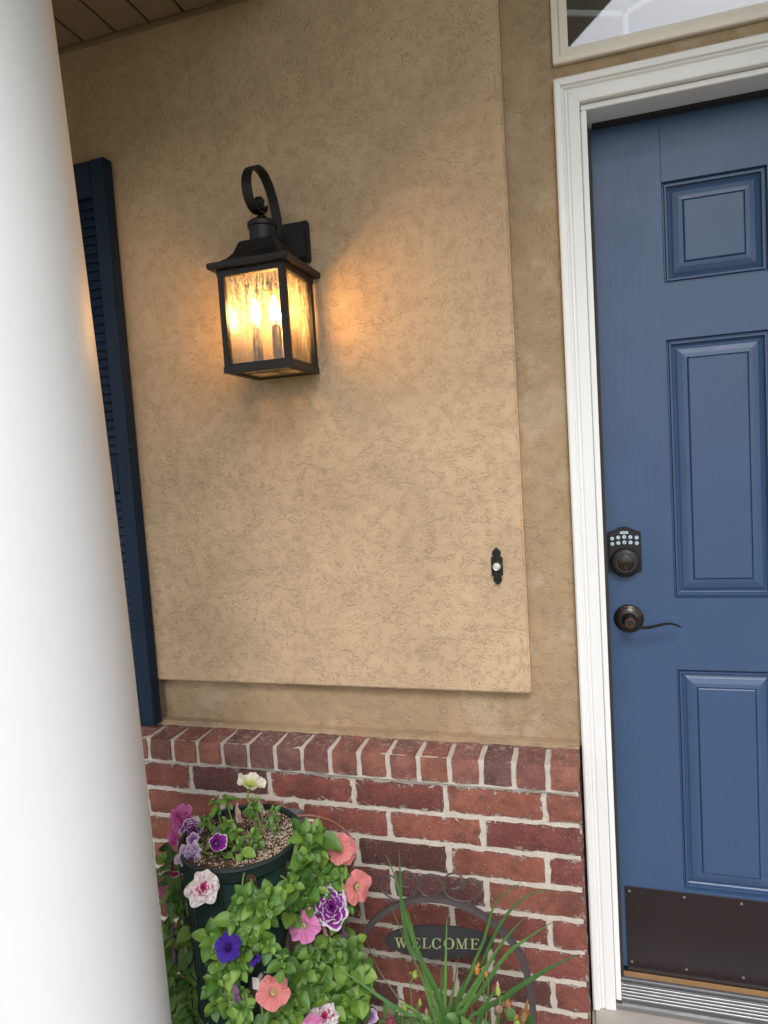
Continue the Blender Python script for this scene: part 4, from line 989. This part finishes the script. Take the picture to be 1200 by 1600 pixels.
M_BUDG = simple('green_bud', (.30, .36, .06), .55, 0, None, var=.25); M_BUDO = simple('orange_bud', (.55, .24, .04), .7, 0, 90, .4, .002, .5, 90); M_BUDP = simple('faded_pink_bud', (.50, .25, .22), .8, 0, 90, .4, .002, .4, 80); M_BRN = simple('dry_brown_bloom', (.26, .13, .05), .9, 0, 90, .5, .002, .5, 80); M_PURP = simple('dark_rose_bloom', (.22, .05, .08), .8, 0, 90, .4, .002, .4, 80)
bp_ = thing('blanket_flower', 'low flowering plant with yellow buds and browned blooms below the sign', 'flower', (fb.x, -.30, GZ))
buds = [(632, 1574, 11, 20, 'g', None), (656, 1566, 6, 14, 'g', None), (667, 1590, 11, 20, 'g', M_BUDP), (648, 1522, 10, 12, 'o', M_BUDG), (778, 1547, 9, 17, 'g', M_BUDP), (745, 1516, 10, 13, 'o', M_BUDO), (759, 1521, 7, 9, 'o', M_BUDO), (774, 1546, 6, 9, 'o', M_BRN), (779, 1574, 13, 16, 'o', M_BUDP), (793, 1566, 12, 16, 'o', M_BRN), (820, 1590, 18, 22, 'o', M_BRN), (808, 1596, 12, 14, 'g', M_BUDO), (612, 1598, 18, 16, 'o', M_PURP), (758, 1557, 5, 7, 'g', None)]
for u, v, wx_, hx_, kd_, top in buds:
    y = -.30+rgP.uniform(-.04, .03); p = at(u, v, y=y); s = 1.3/F; w_, h_ = wx_*s, hx_*s; rg = random.Random(u)
    bd = MB().lathe([(.0012, -h_*.5), (w_*.42, -h_*.38), (w_*.5, -h_*.1), (w_*.36, h_*.2), (w_*.2, h_*.42), (0, h_*.5)], p, n=10).build('bud', M_BUDG if kd_ == 'g' else top, bp_, smooth=True)
    m = MB()                                     # sepals and ragged petals
    for q in range(9 if kd_ == 'o' else 5):
        a = rg.uniform(0, 6.28); d = V(math.cos(a), math.sin(a), 0); L = h_*(.75 if kd_ == 'o' else .55)*rg.uniform(.7, 1.2); zz_ = .1*h_ if kd_ == 'o' else -.45*h_
        a0 = p+V(0, 0, zz_); a1 = a0+d*L*.55+V(0, 0, L*rg.uniform(-.2, .6)); a2 = a0+d*L+V(0, 0, L*rg.uniform(-.5, .8)); sd_ = d.cross(V(0, 0, 1))*w_*.16
        m.add([a0-sd_*.5, a0+sd_*.5, a1-sd_, a1+sd_, a2-sd_*.3, a2+sd_*.3], [(0, 1, 3, 2), (2, 3, 5, 4)])
    m.build('petal_whorl', top if top and kd_ == 'o' else M_STEM, bd)
    if top and kd_ == 'g': MB().lathe([(w_*.22, h_*.3), (w_*.30, h_*.55), (w_*.12, h_*.8), (0, h_*.9)], p, n=7).build('petal_tip', top, bd, smooth=True)
    MB().tube(spline([V(fb.x+(u-700)*.0007, -.30, GZ+.01), V(p.x+rg.uniform(-.012, .012), y, p.z-.06), p-V(0, 0, h_*.45)], 5), .0013, 5).build('stem', M_STEM, bp_, smooth=True)
for q in range(46):
    u = 600+rgP.random()*235; v = 1592+rgP.random()*50-22*(abs(u-700) > 60)*rgP.random(); p = at(u, v, y=-.30+rgP.uniform(-.05, .05)); put_leaf(bp_, p, V(rgP.uniform(-1, 1), rgP.uniform(-.8, .2), rgP.uniform(.1, .9)), CC(p)+V(0, 0, .5), rgP.uniform(.018, .032), True)
